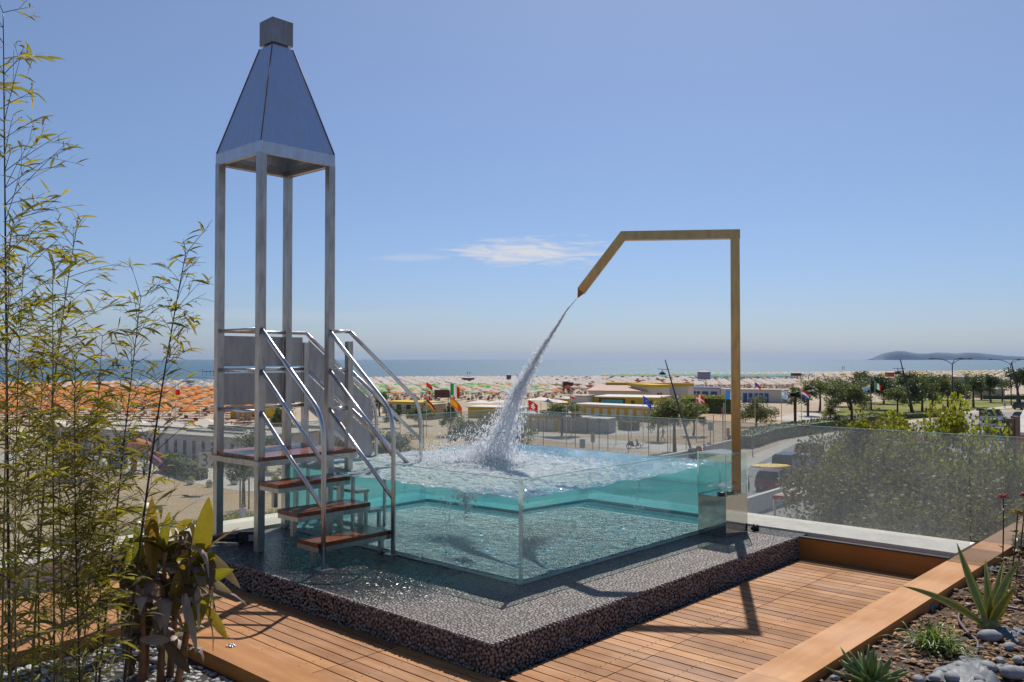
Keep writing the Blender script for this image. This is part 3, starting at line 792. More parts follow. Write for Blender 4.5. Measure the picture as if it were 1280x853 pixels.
# ---------------- falling water
KN = [(-.011, 2.463), (.102, 2.334), (.232, 2.128), (.388, 1.895), (.528, 1.653), (.659, 1.418), (.791, 1.071), (.897, .80), (.95, .66)]
WD = [.005, .010, .020, .038, .068, .105, .165, .225, .26]
def knot(u_):
    x = u_ * (len(KN) - 1); i = min(int(x), len(KN) - 2); f = x - i
    return (KN[i][0] * (1 - f) + KN[i + 1][0] * f, KN[i][1] * (1 - f) + KN[i + 1][1] * f, WD[i] * (1 - f) + WD[i + 1] * f)
rs = random.Random(5); dv = Vector((-.57, .82)); pv = Vector((.82, .57)).normalized()
def spt(u_, al, ac):
    s_, z, w = knot(u_); return Vector((2.14 + dv.x * s_ * 1.0 + dv.x * al * w + pv.x * ac * w, 1.125 + dv.y * s_ + dv.y * al * w + pv.y * ac * w, z))
m = MB()
for i in range(30):
    al, ac = rs.gauss(0, .36), rs.gauss(0, .36); u0 = 0 if i < 12 else rs.uniform(.15, .6); u1 = 1 if rs.random() < .5 else rs.uniform(u0 + .25, 1)
    u1 = min(1, u1); ph = rs.uniform(0, 6); pts = []; rr = []; K = 26; base = rs.uniform(.0015, .0062)
    for k in range(K + 1):
        u_ = u0 + (u1 - u0) * k / K
        p = spt(u_, al + .12 * math.sin(ph + u_ * 9), ac + .12 * math.cos(ph * 2 + u_ * 11)); pts.append(p)
        edge = min(1, k / 3 + .15) * min(1, (K - k) / 3 + .15)
        rr.append((base * (.35 + 1.6 * u_)) * edge * (1 + .6 * noise.noise(Vector((i * 3.1, u_ * 22, 0)))))
    m.tube(pts, rr, 6)
for i in range(9500):
    u_ = rs.random() ** .62; al, ac = rs.gauss(0, .62), rs.gauss(0, .62)
    p = spt(u_, al, ac); st = rs.uniform(1.5, 4.5); r_ = rs.uniform(.0012, .0052) * (.45 + u_)
    s_, z, w = knot(u_); s2, z2, w2 = knot(min(1, u_ + .05)); dr = Vector((dv.x * (s2 - s_), dv.y * (s2 - s_), z2 - z))
    if dr.length < 1e-4: dr = Vector((0, 0, -1))
    dr += Vector((dv.x * al, dv.y * al, 0)) * .03
    m.blob(p, (r_, r_, r_ * st), dr.normalized().to_track_quat('Z', 'Y').to_matrix(), .2, rnd=rs)
o = m.build('falling_water', M_SPRAY, None, P0, TH); tag(o, 'clear stream of water falling from the spout into the pool', 'water jet', kind='stuff')
m = MB()
for i in range(5200):
    g = rs.random(); h = abs(rs.gauss(0, .15)); sp_ = .12 + h * .5
    ang = rs.uniform(0, 6.28); rad = abs(rs.gauss(0, sp_ + .12))
    side_ = rs.random() < .4
    c = Vector((1.52 + math.cos(ang) * rad, 1.98 + math.sin(ang) * rad, WZ + .01 + h * max(.1, 1 - rad * 1.1)))
    if side_:  # spray thrown to the left, beneath the jet
        k = rs.random(); c = Vector((1.58 - .42 * k + rs.gauss(0, .07), 1.95 + .52 * k + rs.gauss(0, .07), WZ + .45 * rs.random() ** 1.3 * (1 - .55 * k)))
    r_ = rs.uniform(.0013, .0042)
    m.blob(c, (r_, r_, r_ * rs.uniform(1, 3.5)), Matrix.Rotation(rs.uniform(-.6, .6), 3, 'X'), .2, rnd=rs)
o = m.build('splash', M_FOAM, None, P0, TH); tag(o, 'white spray where the jet hits the pool', 'splash', kind='stuff')
# ------------------------------------------------------------------ planting and loose things on the terrace
def ribbon(m, path, widths, up, fold=.0, mi=0, nseg=None, wave=0.0, rnd=random):
    """leaf blade along a path: 2 quads wide with a fold at the midrib"""
    pts = [Vector(p) for p in path]; N = len(pts); vs = []; up = Vector(up)
    for i, p in enumerate(pts):
        t = (pts[min(i + 1, N - 1)] - pts[max(i - 1, 0)])
        t = t.normalized() if t.length > 1e-9 else Vector((0, 0, 1))
        s_ = t.cross(up); s_ = s_.normalized() if s_.length > 1e-4 else t.orthogonal().normalized()
        n_ = s_.cross(t)
        w = widths[i]; wv = wave * w * math.sin(i * 2.1 + w * 50)
        vs += [p - s_ * w + n_ * (fold * w + wv), p, p + s_ * w + n_ * (fold * w - wv)]
    fs = []
    for i in range(N - 1):
        k = i * 3; fs += [(k, k + 1, k + 4, k + 3), (k + 1, k + 2, k + 5, k + 4)]
    m.add(vs, fs, mi, True)
def rdir(rnd, zmin=-1, zmax=1):
    z = rnd.uniform(zmin, zmax); a = rnd.uniform(0, 2 * math.pi); r = math.sqrt(max(0, 1 - z * z)); return Vector((r * math.cos(a), r * math.sin(a), z))
def bez(p, q, r, n): return [p * (1 - t) ** 2 + q * 2 * t * (1 - t) + r * t * t for t in [i / n for i in range(n + 1)]]

# bamboo: (x at the bottom of the frame, x and y at the tip, distance, leaf density, dark?)
def bamboo(xb, xt, yt, D, dens, seed, label, dark=False, bare=.0, xm=None, spread=1.0, thick=.007):
    rnd = random.Random(seed)
    base = at_d(xb, 849, D); base.z = -.3; tip = at_d(xt, yt, D + rnd.uniform(-.15, .25))
    mid = (base + tip) / 2
    if xm is not None: mid = at_d(xm, (850 + yt) / 2, D) * 2 - (base + tip) / 2
    else: mid += Vector((rnd.uniform(-.05, .05), rnd.uniform(-.08, .08), (tip.z - base.z) * .10))
    path = bez(base, mid, tip, 40)
    t = thing('bamboo', label, 'bamboo', base, 0, 'bamboo canes in the planter at the left')
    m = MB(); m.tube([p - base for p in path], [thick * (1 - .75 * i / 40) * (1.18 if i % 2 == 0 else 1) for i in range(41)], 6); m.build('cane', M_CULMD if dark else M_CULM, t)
    m = MB(); lf = MB()
    for i in range(4, 41):
        h = i / 40
        if h < bare: continue
        for b_ in range(2 if h > .3 else 1):
            if rnd.random() > .95: continue
            L = rnd.uniform(.14, .42) * (1.12 - .55 * h) * spread
            d = rdir(rnd, .15, .75); d.y *= .7; d.normalize()
            p0 = path[i] - base; p2 = p0 + d * L; p1 = p0 + d * L * .5 + Vector((0, 0, L * .10)); p2.z += -.0 + L * .1
            bp = bez(p0, p1, p2, 6); m.tube(bp, [.0022, .002, .0018, .0016, .0013, .001, .0007], 4, cap=False)
            nl = max(1, int(rnd.uniform(6, 13) * dens))
            subs = [bp]
            for _ in range(2):
                k = rnd.randint(2, 5); d2 = (d + rdir(rnd) * .7).normalized(); q0 = bp[k]; q2 = q0 + d2 * L * rnd.uniform(.3, .55)
                sb = bez(q0, (q0 + q2) / 2 + Vector((0, 0, .01)), q2, 4); m.tube(sb, [.0012] * 5, 3, cap=False); subs.append(sb)
            for _ in range(nl):
                sb = rnd.choice(subs); q = sb[rnd.randint(1, len(sb) - 1)] + rdir(rnd) * .004
                ld = (d * .5 + rdir(rnd, -.6, .55) * .9).normalized(); ll = rnd.uniform(.055, .135); lw = ll * rnd.uniform(.052, .078)
                e = q + ld * ll + Vector((0, 0, -ll * rnd.uniform(.0, .35)))
                c_ = q + ld * ll * .5 + Vector((0, 0, ll * .06))
                ribbon(lf, bez(q, c_, e, 3), [lw * .25, lw, lw * .75, .0004], rdir(rnd, .2, 1), .25)
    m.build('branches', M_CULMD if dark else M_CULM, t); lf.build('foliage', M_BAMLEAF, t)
    return t
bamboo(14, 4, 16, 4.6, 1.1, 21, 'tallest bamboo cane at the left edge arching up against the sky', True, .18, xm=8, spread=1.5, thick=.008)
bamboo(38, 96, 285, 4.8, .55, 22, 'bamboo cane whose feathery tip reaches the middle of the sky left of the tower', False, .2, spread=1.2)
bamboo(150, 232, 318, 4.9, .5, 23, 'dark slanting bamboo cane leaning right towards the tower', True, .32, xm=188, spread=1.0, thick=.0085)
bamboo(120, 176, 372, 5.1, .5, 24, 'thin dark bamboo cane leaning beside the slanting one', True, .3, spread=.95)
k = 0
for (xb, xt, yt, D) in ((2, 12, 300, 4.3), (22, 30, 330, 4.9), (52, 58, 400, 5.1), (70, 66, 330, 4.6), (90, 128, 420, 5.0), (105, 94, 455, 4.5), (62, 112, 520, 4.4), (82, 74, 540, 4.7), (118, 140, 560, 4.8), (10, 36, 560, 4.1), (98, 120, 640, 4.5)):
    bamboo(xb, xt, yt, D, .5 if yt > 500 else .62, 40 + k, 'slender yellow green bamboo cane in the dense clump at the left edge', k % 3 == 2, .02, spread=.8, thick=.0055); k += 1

# canna
def canna_leaf(m, base, d, L, W, droop, mi, rnd, curl=.25, up=None):
    d = Vector(d).normalized(); n = 10; pts = []; ws = []
    for i in range(n + 1):
        u_ = i / n; p = Vector(base) + d * L * u_ + Vector((0, 0, -droop * L * u_ ** 2.2)); 
        if droop > .6: p -= d * L * .35 * u_ ** 3
        pts.append(p); ws.append(W * math.sin(math.pi * min(1, (u_ * .94 + .05)) ** .8) ** .9 * (1 + rnd.uniform(-.12, .12)) + .002)
    ribbon(m, pts, ws, up or Vector((0, 0, 1)) if abs(d.z) < .9 else Vector((0, -1, .2)), curl, mi, wave=.18 if mi == 1 else .06)
rc = random.Random(8)
t = thing('canna', 'canna lily with broad bronze green leaves, some withered, growing from the gravel', 'canna lily', at_z(190, 852, -.3))
cb0 = at_z(190, 852, -.3)
stems = [((182, 850), (190, 640), 5.55), ((200, 856), (206, 690), 5.5), ((165, 842), (150, 690), 5.7), ((212, 848), (226, 665), 5.75), ((176, 862), (178, 735), 5.35), ((222, 856), (252, 690), 5.6)]
lv = [MB(), MB(), MB()]
for (b_, tp, D) in stems:
    p0 = at_z(b_[0], b_[1], -.3) - cb0; p2 = at_d(tp[0], tp[1], D) - cb0
    pp = bez(p0, (p0 + p2) / 2 + Vector((rc.uniform(-.03, .03), 0, .02)), p2, 8)
    m = MB(); m.tube(pp, [.026 * (1 - .5 * i / 8) for i in range(9)], 8); m.build('stem', M_CANSTEM, t)
    for i in range(2, 9):
        for _ in range(2 if i < 5 else 4):
            a = rc.uniform(0, 6.28); kind = rc.choice([0, 1, 1, 2, 2, 1]) if i < 8 else rc.choice([0, 2])
            dr = rc.uniform(.35, 1.1) if kind != 0 else rc.uniform(.0, .5)
            canna_leaf(lv[kind], pp[i], (math.cos(a), math.sin(a) * .7, rc.uniform(.15, 1.0)), rc.uniform(.18, .34), rc.uniform(.018, .055), dr, kind, rc, rc.uniform(-.5, .9))
# upright leaves seen in the middle and on the right
def P5(x, y, D): return at_d(x, y, D) - cb0
def upleaf(kind, x0, y0, x1, y1, D, W, curl=.3, upv=(.3, -1, 0)):
    a, b = P5(x0, y0, D), P5(x1, y1, D); n = 10; pts = bez(a, (a + b) / 2 + Vector((rc.uniform(-.02, .02), .02, 0)), b, n)
    ws = [W * math.sin(math.pi * (i / n * .93 + .06)) ** .8 + .001 for i in range(n + 1)]
    ribbon(lv[kind], pts, ws, upv, curl, kind)
upleaf(0, 245, 712, 261, 622, 5.6, .058); upleaf(0, 192, 720, 190, 622, 5.5, .045, .8); upleaf(0, 236, 735, 268, 690, 5.55, .07, .2); upleaf(0, 160, 735, 158, 668, 5.6, .035, .8)
upleaf(0, 215, 770, 228, 700, 5.5, .05); upleaf(1, 262, 690, 300, 735, 5.6, .03); upleaf(1, 245, 715, 290, 742, 5.5, .028); upleaf(1, 150, 740, 192, 752, 5.35, .03); upleaf(1, 232, 742, 246, 815, 5.4, .022); upleaf(0, 176, 760, 170, 650, 5.6, .04, .7); upleaf(0, 200, 700, 212, 640, 5.5, .03, .9); upleaf(0, 228, 730, 292, 712, 5.5, .045, .4); upleaf(2, 190, 760, 142, 700, 5.5, .05, .3); upleaf(0, 232, 790, 262, 742, 5.45, .05, .3)
upleaf(2, 120, 765, 150, 735, 5.5, .05); upleaf(2, 205, 800, 238, 842, 5.3, .035); upleaf(1, 175, 800, 214, 800, 5.2, .03); upleaf(0, 256, 755, 285, 800, 5.5, .03); upleaf(2, 140, 700, 120, 740, 5.6, .05)
for i in range(34):
    x0, y0 = rc.choice([(190, 690), (206, 700), (226, 690), (176, 740), (245, 712), (240, 740), (205, 760)]); ang = rc.uniform(-.6, 3.7); 
    canna_leaf(lv[rc.choice([1, 1, 0, 2])], P5(x0 + rc.uniform(-12, 12), y0 + rc.uniform(-15, 30), 5.55), (math.cos(ang), rc.uniform(-.6, .3), rc.uniform(-.1, .7)), rc.uniform(.14, .34), rc.uniform(.010, .03), rc.uniform(.5, 1.3), 1, rc, rc.uniform(-.8, 1.2))
for i, nm in enumerate(('leaves', 'withered_leaves', 'dark_leaves')): lv[i].build(nm, M_CANNA, t)

# gravel and rocks in the left planter
m = MB(); m.prism([(-7, -4), (-2.19, -4), (-2.19, 1.86), (-7, 1.86)], -.42, -.325); structure(m.build('planter_soil', M_SOIL, None, P0, TH))
rg = random.Random(4); m = MB()
for i in range(5200):
    a = -2.21 - abs(rg.random()) ** 1.2 * 1.9; b = rg.uniform(-1.1, 1.84)
    s_ = rg.uniform(.010, .026); m.blob((a, b, -.315 + rg.uniform(-.005, .018)), (s_ * 1.25, s_, s_ * .7), Matrix.Rotation(rg.uniform(0, 6), 3, 'Z'), .14, rnd=rg)
tag(m.build('gravel', M_GRAVEL, None, P0, TH), 'grey rounded gravel under the canna and bamboo', 'gravel', kind='stuff')
def hose(pts, name, label, r=.011):
    P = [at_z(x, y, z) for x, y, z in pts]; out_ = []
    for i in range(len(P) - 1):
        a = P[max(i - 1, 0)]; b = P[i]; c = P[i + 1]; d = P[min(i + 2, len(P) - 1)]
        for k_ in range(8):
            u_ = k_ / 8; out_.append(.5 * ((2 * b) + (c - a) * u_ + (2 * a - 5 * b + 4 * c - d) * u_ ** 2 + (3 * b - a - 3 * c + d) * u_ ** 3))
    out_.append(P[-1]); m = MB(); m.tube([p - P[0] for p in out_], r, 8)
    return tag(m.build(name, M_HOSE, None, P[0]), label, 'hose')
hose([(92, 846, -.29), (112, 832, -.28), (140, 824, -.28), (172, 822, -.28), (200, 832, -.29), (205, 853, -.29)], 'irrigation_hose', 'dark irrigation hose lying in the gravel beneath the canna', .014)
# right planter
m = MB(); K = 70; vs = []; fs = []
for j in range(K + 1):
    for i in range(K + 1):
        a = -5 + 12 * i / K; b = -2.528 - 3.6 * j / K
        vs.append((a, b, -.085 + .05 * noise.noise(Vector((a * 1.7, b * 1.7, 0))) + .022 * noise.noise(Vector((a * 7, b * 7, 0)))))
for j in range(K):
    for i in range(K): k = j * (K + 1) + i; fs.append((k, k + K + 1, k + K + 2, k + 1))
m.add(vs, fs, 0, True); structure(m.build('planter_soil', M_SOIL, None, P0, TH))
m = MB()
for i in range(5200):
    a = rg.uniform(-.9, 5.6); b = -2.55 - rg.random() * 1.5
    s_ = rg.uniform(.007, .021); zz = -.08 + .05 * noise.noise(Vector((a * 1.7, b * 1.7, 0))) + .022 * noise.noise(Vector((a * 7, b * 7, 0)))
    m.blob((a, b, zz + rg.uniform(0, .012)), (s_ * 1.4, s_, s_ * .5), Matrix.Rotation(rg.uniform(0, 6), 3, 'Z') @ Matrix.Rotation(rg.uniform(-.5, .5), 3, 'X'), .3, rnd=rg, sm=False)
tag(m.build('bark_mulch', M_BARK, None, P0, TH), 'brown bark mulch around the agave and succulents', 'mulch', kind='stuff')
hose([(1118, 822, -.062), (1150, 829, -.062), (1190, 829, -.062), (1217, 820, -.062), (1222, 803, -.062), (1208, 789, -.062), (1198, 772, -.062), (1208, 758, -.062), (1240, 756, -.062), (1275, 762, -.062)], 'irrigation_hose', 'brown irrigation hose looping round the grassy tuft beside the agave', .010)
hose([(1213, 711, -.055), (1236, 713, -.055), (1262, 718, -.055), (1285, 722, -.055)], 'irrigation_hose', 'brown irrigation hose behind the agave near the pink flower', .010)
# weed fabric
def fabric(x, y, w, h, label, seed):
    c = at_z(x, y, -.06); rnd = random.Random(seed); m = MB(); n = 22; vs = []; fs = []
    for j in range(n + 1):
        for i in range(n + 1):
            u_, v_ = i / n * 2 - 1, j / n * 2 - 1; r_ = 1 + .3 * noise.noise(Vector((u_ * 1.5, v_ * 1.5, seed)))
            z = .012 + .02 * noise.noise(Vector((u_ * 2.2, v_ * 2.2, seed + 3))) + .035 * abs(noise.noise(Vector((u_ * 4, v_ * 6, seed)))) + .012 * abs(noise.noise(Vector((u_ * 11, v_ * 9, seed)))) - .05 * max(abs(u_), abs(v_)) ** 3
            vs.append((u_ * w * r_, v_ * h * r_, z))
    for j in range(n):
        for i in range(n): k = j * (n + 1) + i; fs.append((k, k + 1, k + n + 2, k + n + 1))
    m.add(vs, fs, 0, True); o = m.build('weed_fabric', M_FAB, None, c, TH); md = o.modifiers.new('thick', 'SOLIDIFY'); md.thickness = .003
    return tag(o, label, 'fabric')
M_FAB = simple('silver_weed_fabric', (.13, .15, .165), .6, var=.15, nscale=12, bump=.6, bscale=120, bdist=.003)
fabric(1215, 838, .30, .17, 'crumpled silver weed fabric in the bottom right corner among the rocks', 2)
fabric(1262, 792, .16, .10, 'patch of bluish fabric to the right of the agave base', 5)
fabric(1160, 756, .07, .05, 'small scrap of pale fabric by the timber border', 9)
fabric(1235, 712, .14, .06, 'strip of pale fabric behind the agave leaves', 12)
# rocks
for (x, y, r_, lab) in ((1238, 800, .075, 'largest grey rock to the right of the hose loop'), (1062, 843, .045, 'pale rounded rock left of the fleshy succulent'), (1205, 838, .05, 'flat grey rock on the silver fabric nearest the hose'), (1236, 838, .06, 'grey rock on the silver fabric, second from the corner'), (1266, 846, .07, 'grey rock in the very bottom right corner'), (1262, 812, .05, 'small rock between the large rock and the frame edge'), (1190, 850, .05, 'grey rock at the bottom edge below the silver fabric'), (1148, 852, .04, 'small grey rock beside the succulent at the bottom edge'), (1222, 852, .045, 'dark grey rock at the bottom edge under the fabric fold')):
    m = MB(); rr = random.Random(int(x)); m.blob((0, 0, r_ * .35), (r_ * 1.1, r_ * .8, r_ * .55), Matrix.Rotation(rr.uniform(0, 3), 3, 'Z'), .10, fine=True, rnd=rr)
    tag(m.build('rock', M_ROCK, None, at_z(x, y, -.07)), lab, 'rock', 'rocks in the right planter')
for i_, (x, y, r_) in enumerate(((1250, 828, .03), (1272, 828, .035), (1225, 812, .022), (1180, 842, .026), (1168, 850, .03), (1252, 840, .028), (1278, 840, .03), (1212, 846, .022), (1044, 851, .03), (1268, 798, .022), (1246, 814, .02))):
    m = MB(); rr = random.Random(i_ + 50); m.blob((0, 0, r_ * .4), (r_ * 1.15, r_ * .85, r_ * .6), Matrix.Rotation(rr.uniform(0, 3), 3, 'Z'), .14, fine=True, rnd=rr)
    tag(m.build('stone', M_ROCK, None, at_z(x, y, -.065)), 'small rounded grey stone among the rocks in the bottom right corner' if x > 1100 else 'small grey stone beside the pale rock at the bottom edge', 'stone', 'small stones in the right planter' if x > 1100 else None)
# agave
def agave_mat():
    m, nt, out = newmat('agave_leaf'); nb = NB(nt); v = nb.coord('Object'); f = nb.noise(v, 12, 4, .6)
    c = nb.ramp(f, [(.3, (.16, .19, .045)), (.7, (.25, .28, .07))]); p = PB(nb, out, c, .4); return m
M_AGA = agave_mat(); M_AGAE = simple('agave_margin_yellow', (.58, .50, .05), .4, var=.2, nscale=20)
ab = at_z(1236, 784, -.062)
t = thing('agave', 'yellow edged agave with one long leaf stretching left over the border', 'agave', ab)
def agleaf(x, y, D, W, bow=(0, 0, .05), kind=0):
    W *= 1.05
    e = at_d(x, y, D) - ab; p0 = Vector((0, 0, .03)) + Vector((e.x, e.y, 0)) * .08; q = (p0 + e) / 2 + Vector(bow); n = 12; pts = bez(p0, q, e, n)
    prof = [W * (min(1, .55 + 1.6 * u_) if u_ < .35 else max(.0, 1 - (u_ - .35) / .65) ** .75) + .0006 for u_ in [i / n for i in range(n + 1)]]
    m = MB(); up = Vector((-.15, -1, .35)); 
    vs = []
    for i, p in enumerate(pts):
        tt = (pts[min(i + 1, n)] - pts[max(i - 1, 0)]).normalized(); s_ = tt.cross(up).normalized(); n_ = s_.cross(tt); w = prof[i]
        vs += [p - s_ * w + n_ * w * .45, p - s_ * w * .55 + n_ * w * .2, p, p + s_ * w * .55 + n_ * w * .2, p + s_ * w + n_ * w * .45,
               p + s_ * w * .6 - n_ * .006, p - s_ * w * .6 - n_ * .006]
    for i in range(n):
        for k in range(7):
            a, b = i * 7 + k, i * 7 + (k + 1) % 7
            m.f.append((a, b, b + 7, a + 7)); m.m.append(1 if k in (0, 3) else 0); m.sm.append(True)
    m.v = [tuple(v) for v in vs]
    m.build('leaf', [M_AGA, M_AGAE], t)
agleaf(1196, 679, 6.25, .034, (-.02, 0, .02)); agleaf(1128, 733, 5.75, .028, (.0, 0, .07)); agleaf(1232, 700, 6.3, .026); agleaf(1277, 699, 6.1, .034, (-.05, 0, .05)); agleaf(1270, 734, 5.8, .036, (-.01, 0, .03)); agleaf(1255, 700, 6.35, .026); agleaf(1238, 745, 5.9, .03)
m = MB(); m.lathe([(.07, -.03), (.078, .01), (.06, .05), (.03, .07)], (0, 0, 0), 14); m.build('base', simple('agave_base', (.22, .20, .07), .7, var=.4, nscale=30), t)
# grassy tuft
M_TUFT = leaf_mat('tuft_leaf', [(.09, .15, .04), (.15, .22, .05), (.24, .28, .07)], .4, .4)
tb = at_z(1168, 812, -.07); m = MB(); rt = random.Random(3)
for i in range(230):
    d = rdir(rt, .05, 1); L = rt.uniform(.11, .29); p0 = Vector((rt.gauss(0, .05), rt.gauss(0, .05), 0)); p2 = p0 + d * L - Vector((0, 0, L * .25)); p1 = p0 + d * L * .55 + Vector((0, 0, L * .25))
    w = rt.uniform(.003, .006); ribbon(m, bez(p0, p1, p2, 5), [w * .6, w, w, w * .9, w * .6, .0005], (0, 0, 1), .3)
tag(m.build('grassy_plant', M_TUFT, None, tb), 'spiky green grassy tuft inside the hose loop', 'plant')
# succulents
M_SUC = leaf_mat('succulent_leaf', [(.15, .22, .07), (.21, .28, .10), (.17, .22, .11)], .2, .35)
def succulent(x, y, label, n, L0, seed):
    sb = at_z(x, y, -.08); m = MB(); rt = random.Random(seed)
    for i in range(n):
        d = rdir(rt, .35, 1); L = rt.uniform(.6, 1) * L0; p0 = Vector((rt.gauss(0, .012), rt.gauss(0, .012), 0)); p2 = p0 + d * L; p1 = p0 + d * L * .5 + Vector((d.x, d.y, 0)) * L * .12
        w = rt.uniform(.010, .016); pp = bez(p0, p1, p2, 6)
        m.tube(pp, [w * .5, w * .8, w, w * 1.05, w * .9, w * .55, w * .08], 6)
    return tag(m.build('succulent', M_SUC, None, sb), label, 'succulent')
succulent(1086, 856, 'fleshy leaved succulent at the bottom edge right of the border board', 46, .26, 5)
succulent(1262, 742, 'small low succulent at the right edge behind the agave', 14, .08, 6)
# sedum flowers
M_SED = simple('sedum_head', (.36, .12, .09), .8, var=.35, nscale=60); M_SEDS = simple('sedum_stem', (.10, .035, .035), .5); M_SEDL = leaf_mat('sedum_leaf', [(.10, .11, .03), (.17, .15, .04)], .3, .4)
for j, (x, y, xt, yt, D, lab) in enumerate(((1252, 722, 1254, 622, 6.9, 'left sedum stem topped with a dusty pink flower head in front of the glass'), (1270, 725, 1282, 620, 6.7, 'right sedum stem with a pink flower head cut by the frame edge'), (1262, 735, 1272, 642, 6.6, 'short sedum stem with a yellowing flower head between two pink ones'))):
    b_ = at_z(x, y, -.06); e = at_d(xt, yt, D) - b_; t = thing('sedum', lab, 'flower', b_, 0, 'sedum flowers at the right edge')
    pp = bez(Vector((0, 0, 0)), e / 2 + Vector((.015, 0, 0)), e, 8); m = MB(); m.tube(pp, .0055, 6); m.build('stem', M_SEDS, t)
    m = MB(); rt = random.Random(j)
    for i in range(110):
        d = rdir(rt, -.1, 1); m.blob(e + Vector((d.x * .042, d.y * .042, d.z * .03)) * rt.uniform(.6, 1), [rt.uniform(.005, .009)] * 3, None, .3, rnd=rt)
    m.build('flower_head', M_SED if j < 2 else simple('sedum_head_yellow', (.34, .24, .05), .8, var=.3, nscale=40), t); m = MB()
    for i in range(12):
        q = pp[rt.randint(1, 7)]; d = rdir(rt, -.1, .5); ribbon(m, bez(q, q + d * .04 + Vector((0, 0, .01)), q + d * .075, 4), [.003, .014, .017, .011, .001], (0, 0, 1), .2)
    m.build('leaves', M_SEDL, t)
M_SHR = leaf_mat('shrub_leaf', [(.12, .13, .03), (.20, .18, .04), (.07, .09, .03)], .35, .4)
def shrub(loc, rx, rz, n, ls, mat, name, label, cat, seed, group=None, parts=True, zfrac=.15):
    rt = random.Random(seed); t = thing(name, label, cat, loc, 0, group); m = MB()
    for i in range(9):
        d = rdir(rt, .3, 1); m.tube(bez(Vector((0, 0, 0)), Vector((d.x * rx * .3, d.y * rx * .3, rz * .5)), Vector((d.x * rx * .8, d.y * rx * .8, rz * (.5 + d.z * .45))), 5), [rx * .03, rx * .025, rx * .02, rx * .015, rx * .01, rx * .005], 5)
    m.build('stems', M_CULMD, t); m = MB()
    cl = [(rdir(rt, -.2, 1), rt.uniform(.45, 1)) for _ in range(26)]
    for i in range(n):
        d, k = rt.choice(cl); c = Vector((d.x * rx * k, d.y * rx * k, rz * (.5 + d.z * .5 * k))) + rdir(rt) * rx * rt.uniform(0, .3)
        if c.z < 0: c.z = abs(c.z) * .3
        l = rt.uniform(.6, 1.2) * ls; dd = rdir(rt, -.5, .8); ribbon(m, [c, c + dd * l * .5 + Vector((0, 0, l * .08)), c + dd * l], [l * .08, l * .26, .0008], rdir(rt, .1, 1), .2)
    m.build('foliage', mat, t); return t
shrub(at_z(1283, 700, -.12), .16, .26, 420, .05, M_SHR, 'low_shrub', 'straggly yellow green shrub at the right edge behind the sedum', 'shrub', 4)
# loose things
t = thing('pool_cleaner', 'black cylindrical pool cleaning tool lying on the plinth behind the tower', 'pool cleaner', at_z(305, 679, 0), R(5))
m = MB(); m.tube([(-.30, .02, .05), (-.24, .02, .055), (-.235, .02, .055), (-.05, .0, .05)], [.028, .03, .042, .042], 12); m.build('cylinder', simple('brown_black', (.05, .035, .03), .35), t)
m = MB(); m.box((.06, 0, .06), (.21, .10, .115)); m.build('case', M_BLACK, t)
m = MB(); m.box((.09, -.053, .06), (.07, .004, .06)); m.build('name_plate', simple('grey_plate', (.35, .35, .36), .5), t)
for dx_ in (-.02, .13):
    m = MB(); m.lathe([(.02, -.01), (.022, 0), (.02, .01)], (0, 0, 0), 10); o = m.build('wheel', M_BLACK, t); o.rotation_euler = (R(90), 0, 0); o.location = (dx_, -.06, .022)
m = MB(); cc = at_z(289, 808, -.195)
for i in range(5):
    a = i * 1.25; m.tube([Vector((math.cos(a + k / 10 * 6.28) * .016 + math.cos(a) * .018, math.sin(a + k / 10 * 6.28) * .016 + math.sin(a) * .018, .004 + .003 * (i % 2))) for k in range(11)], .003, 5)
tag(m.build('metal_rings', M_TUBE, None, cc), 'little heap of linked metal rings on the left border board', 'metal rings')
m = MB(); rr = random.Random(9)
for i in range(46):
    b_ = rr.uniform(-.9, 3.2); m.blob((-1.195 - .0 + rr.uniform(.0, .01) - .0, b_, -.29), (rr.uniform(.01, .03), rr.uniform(.015, .04), rr.uniform(.008, .02)), Matrix.Rotation(rr.uniform(0, 3), 3, 'Z'), .2, rnd=rr)
tag(m.build('pebbles', M_GRAVEL, None, P0, TH), 'loose pebbles lying in the ditch along the plinth', 'pebbles', kind='stuff')
# ------------------------------------------------------------------ land, sea, beach, town
def ground_mat(name, cols, sc=.05, sc2=2.0, rough=.95, bump=.3):
    m, nt, out = newmat(name); nb = NB(nt); v = nb.coord('Object')
    f = nb.noise(v, sc, 8, .62); g = nb.noise(v, sc2, 5, .7)
    mixed = nb.math('ADD', nb.math('MULTIPLY', f, .6), nb.math('MULTIPLY', g, .4))
    c = nb.ramp(mixed, [(.36, cols[0]), (.5, cols[1]), (.62, cols[2])])
    PB(nb, out, c, rough, 0, nb.bump(g, bump, .05), .3); return m
M_SAND = ground_mat('sand', [(.30, .20, .115), (.40, .285, .17), (.47, .35, .225)], .12, 1.6)
M_BEACH = ground_mat('beach', [(.36, .28, .19), (.44, .35, .25), (.52, .43, .32)], .03, .5)
M_PATH = ground_mat('pale_path', [(.40, .36, .31), (.48, .44, .38), (.55, .50, .44)], .2, 2)
M_ROAD = ground_mat('asphalt', [(.20, .19, .185), (.26, .25, .24), (.30, .29, .28)], .15, 3)
M_LAWN = ground_mat('lawn', [(.10, .13, .018), (.18, .19, .028), (.26, .24, .05)], .07, .8)
yy = [-60, 120, 240]
def shore(x): return 445 + .26 * (x + 60) if x > -400 else 357
m = MB(); vs = []; fs = []; xs = [-12000, -3000, -900, -500, -300, -200, -120, -60, 0, 60, 120, 200, 320, 480, 700, 1000, 3000, 12000]
def shx(x): return 300 + .62 * (x + 120) if -700 < x < 900 else (300 + .62 * (-580) if x <= -700 else 300 + .62 * 1020)
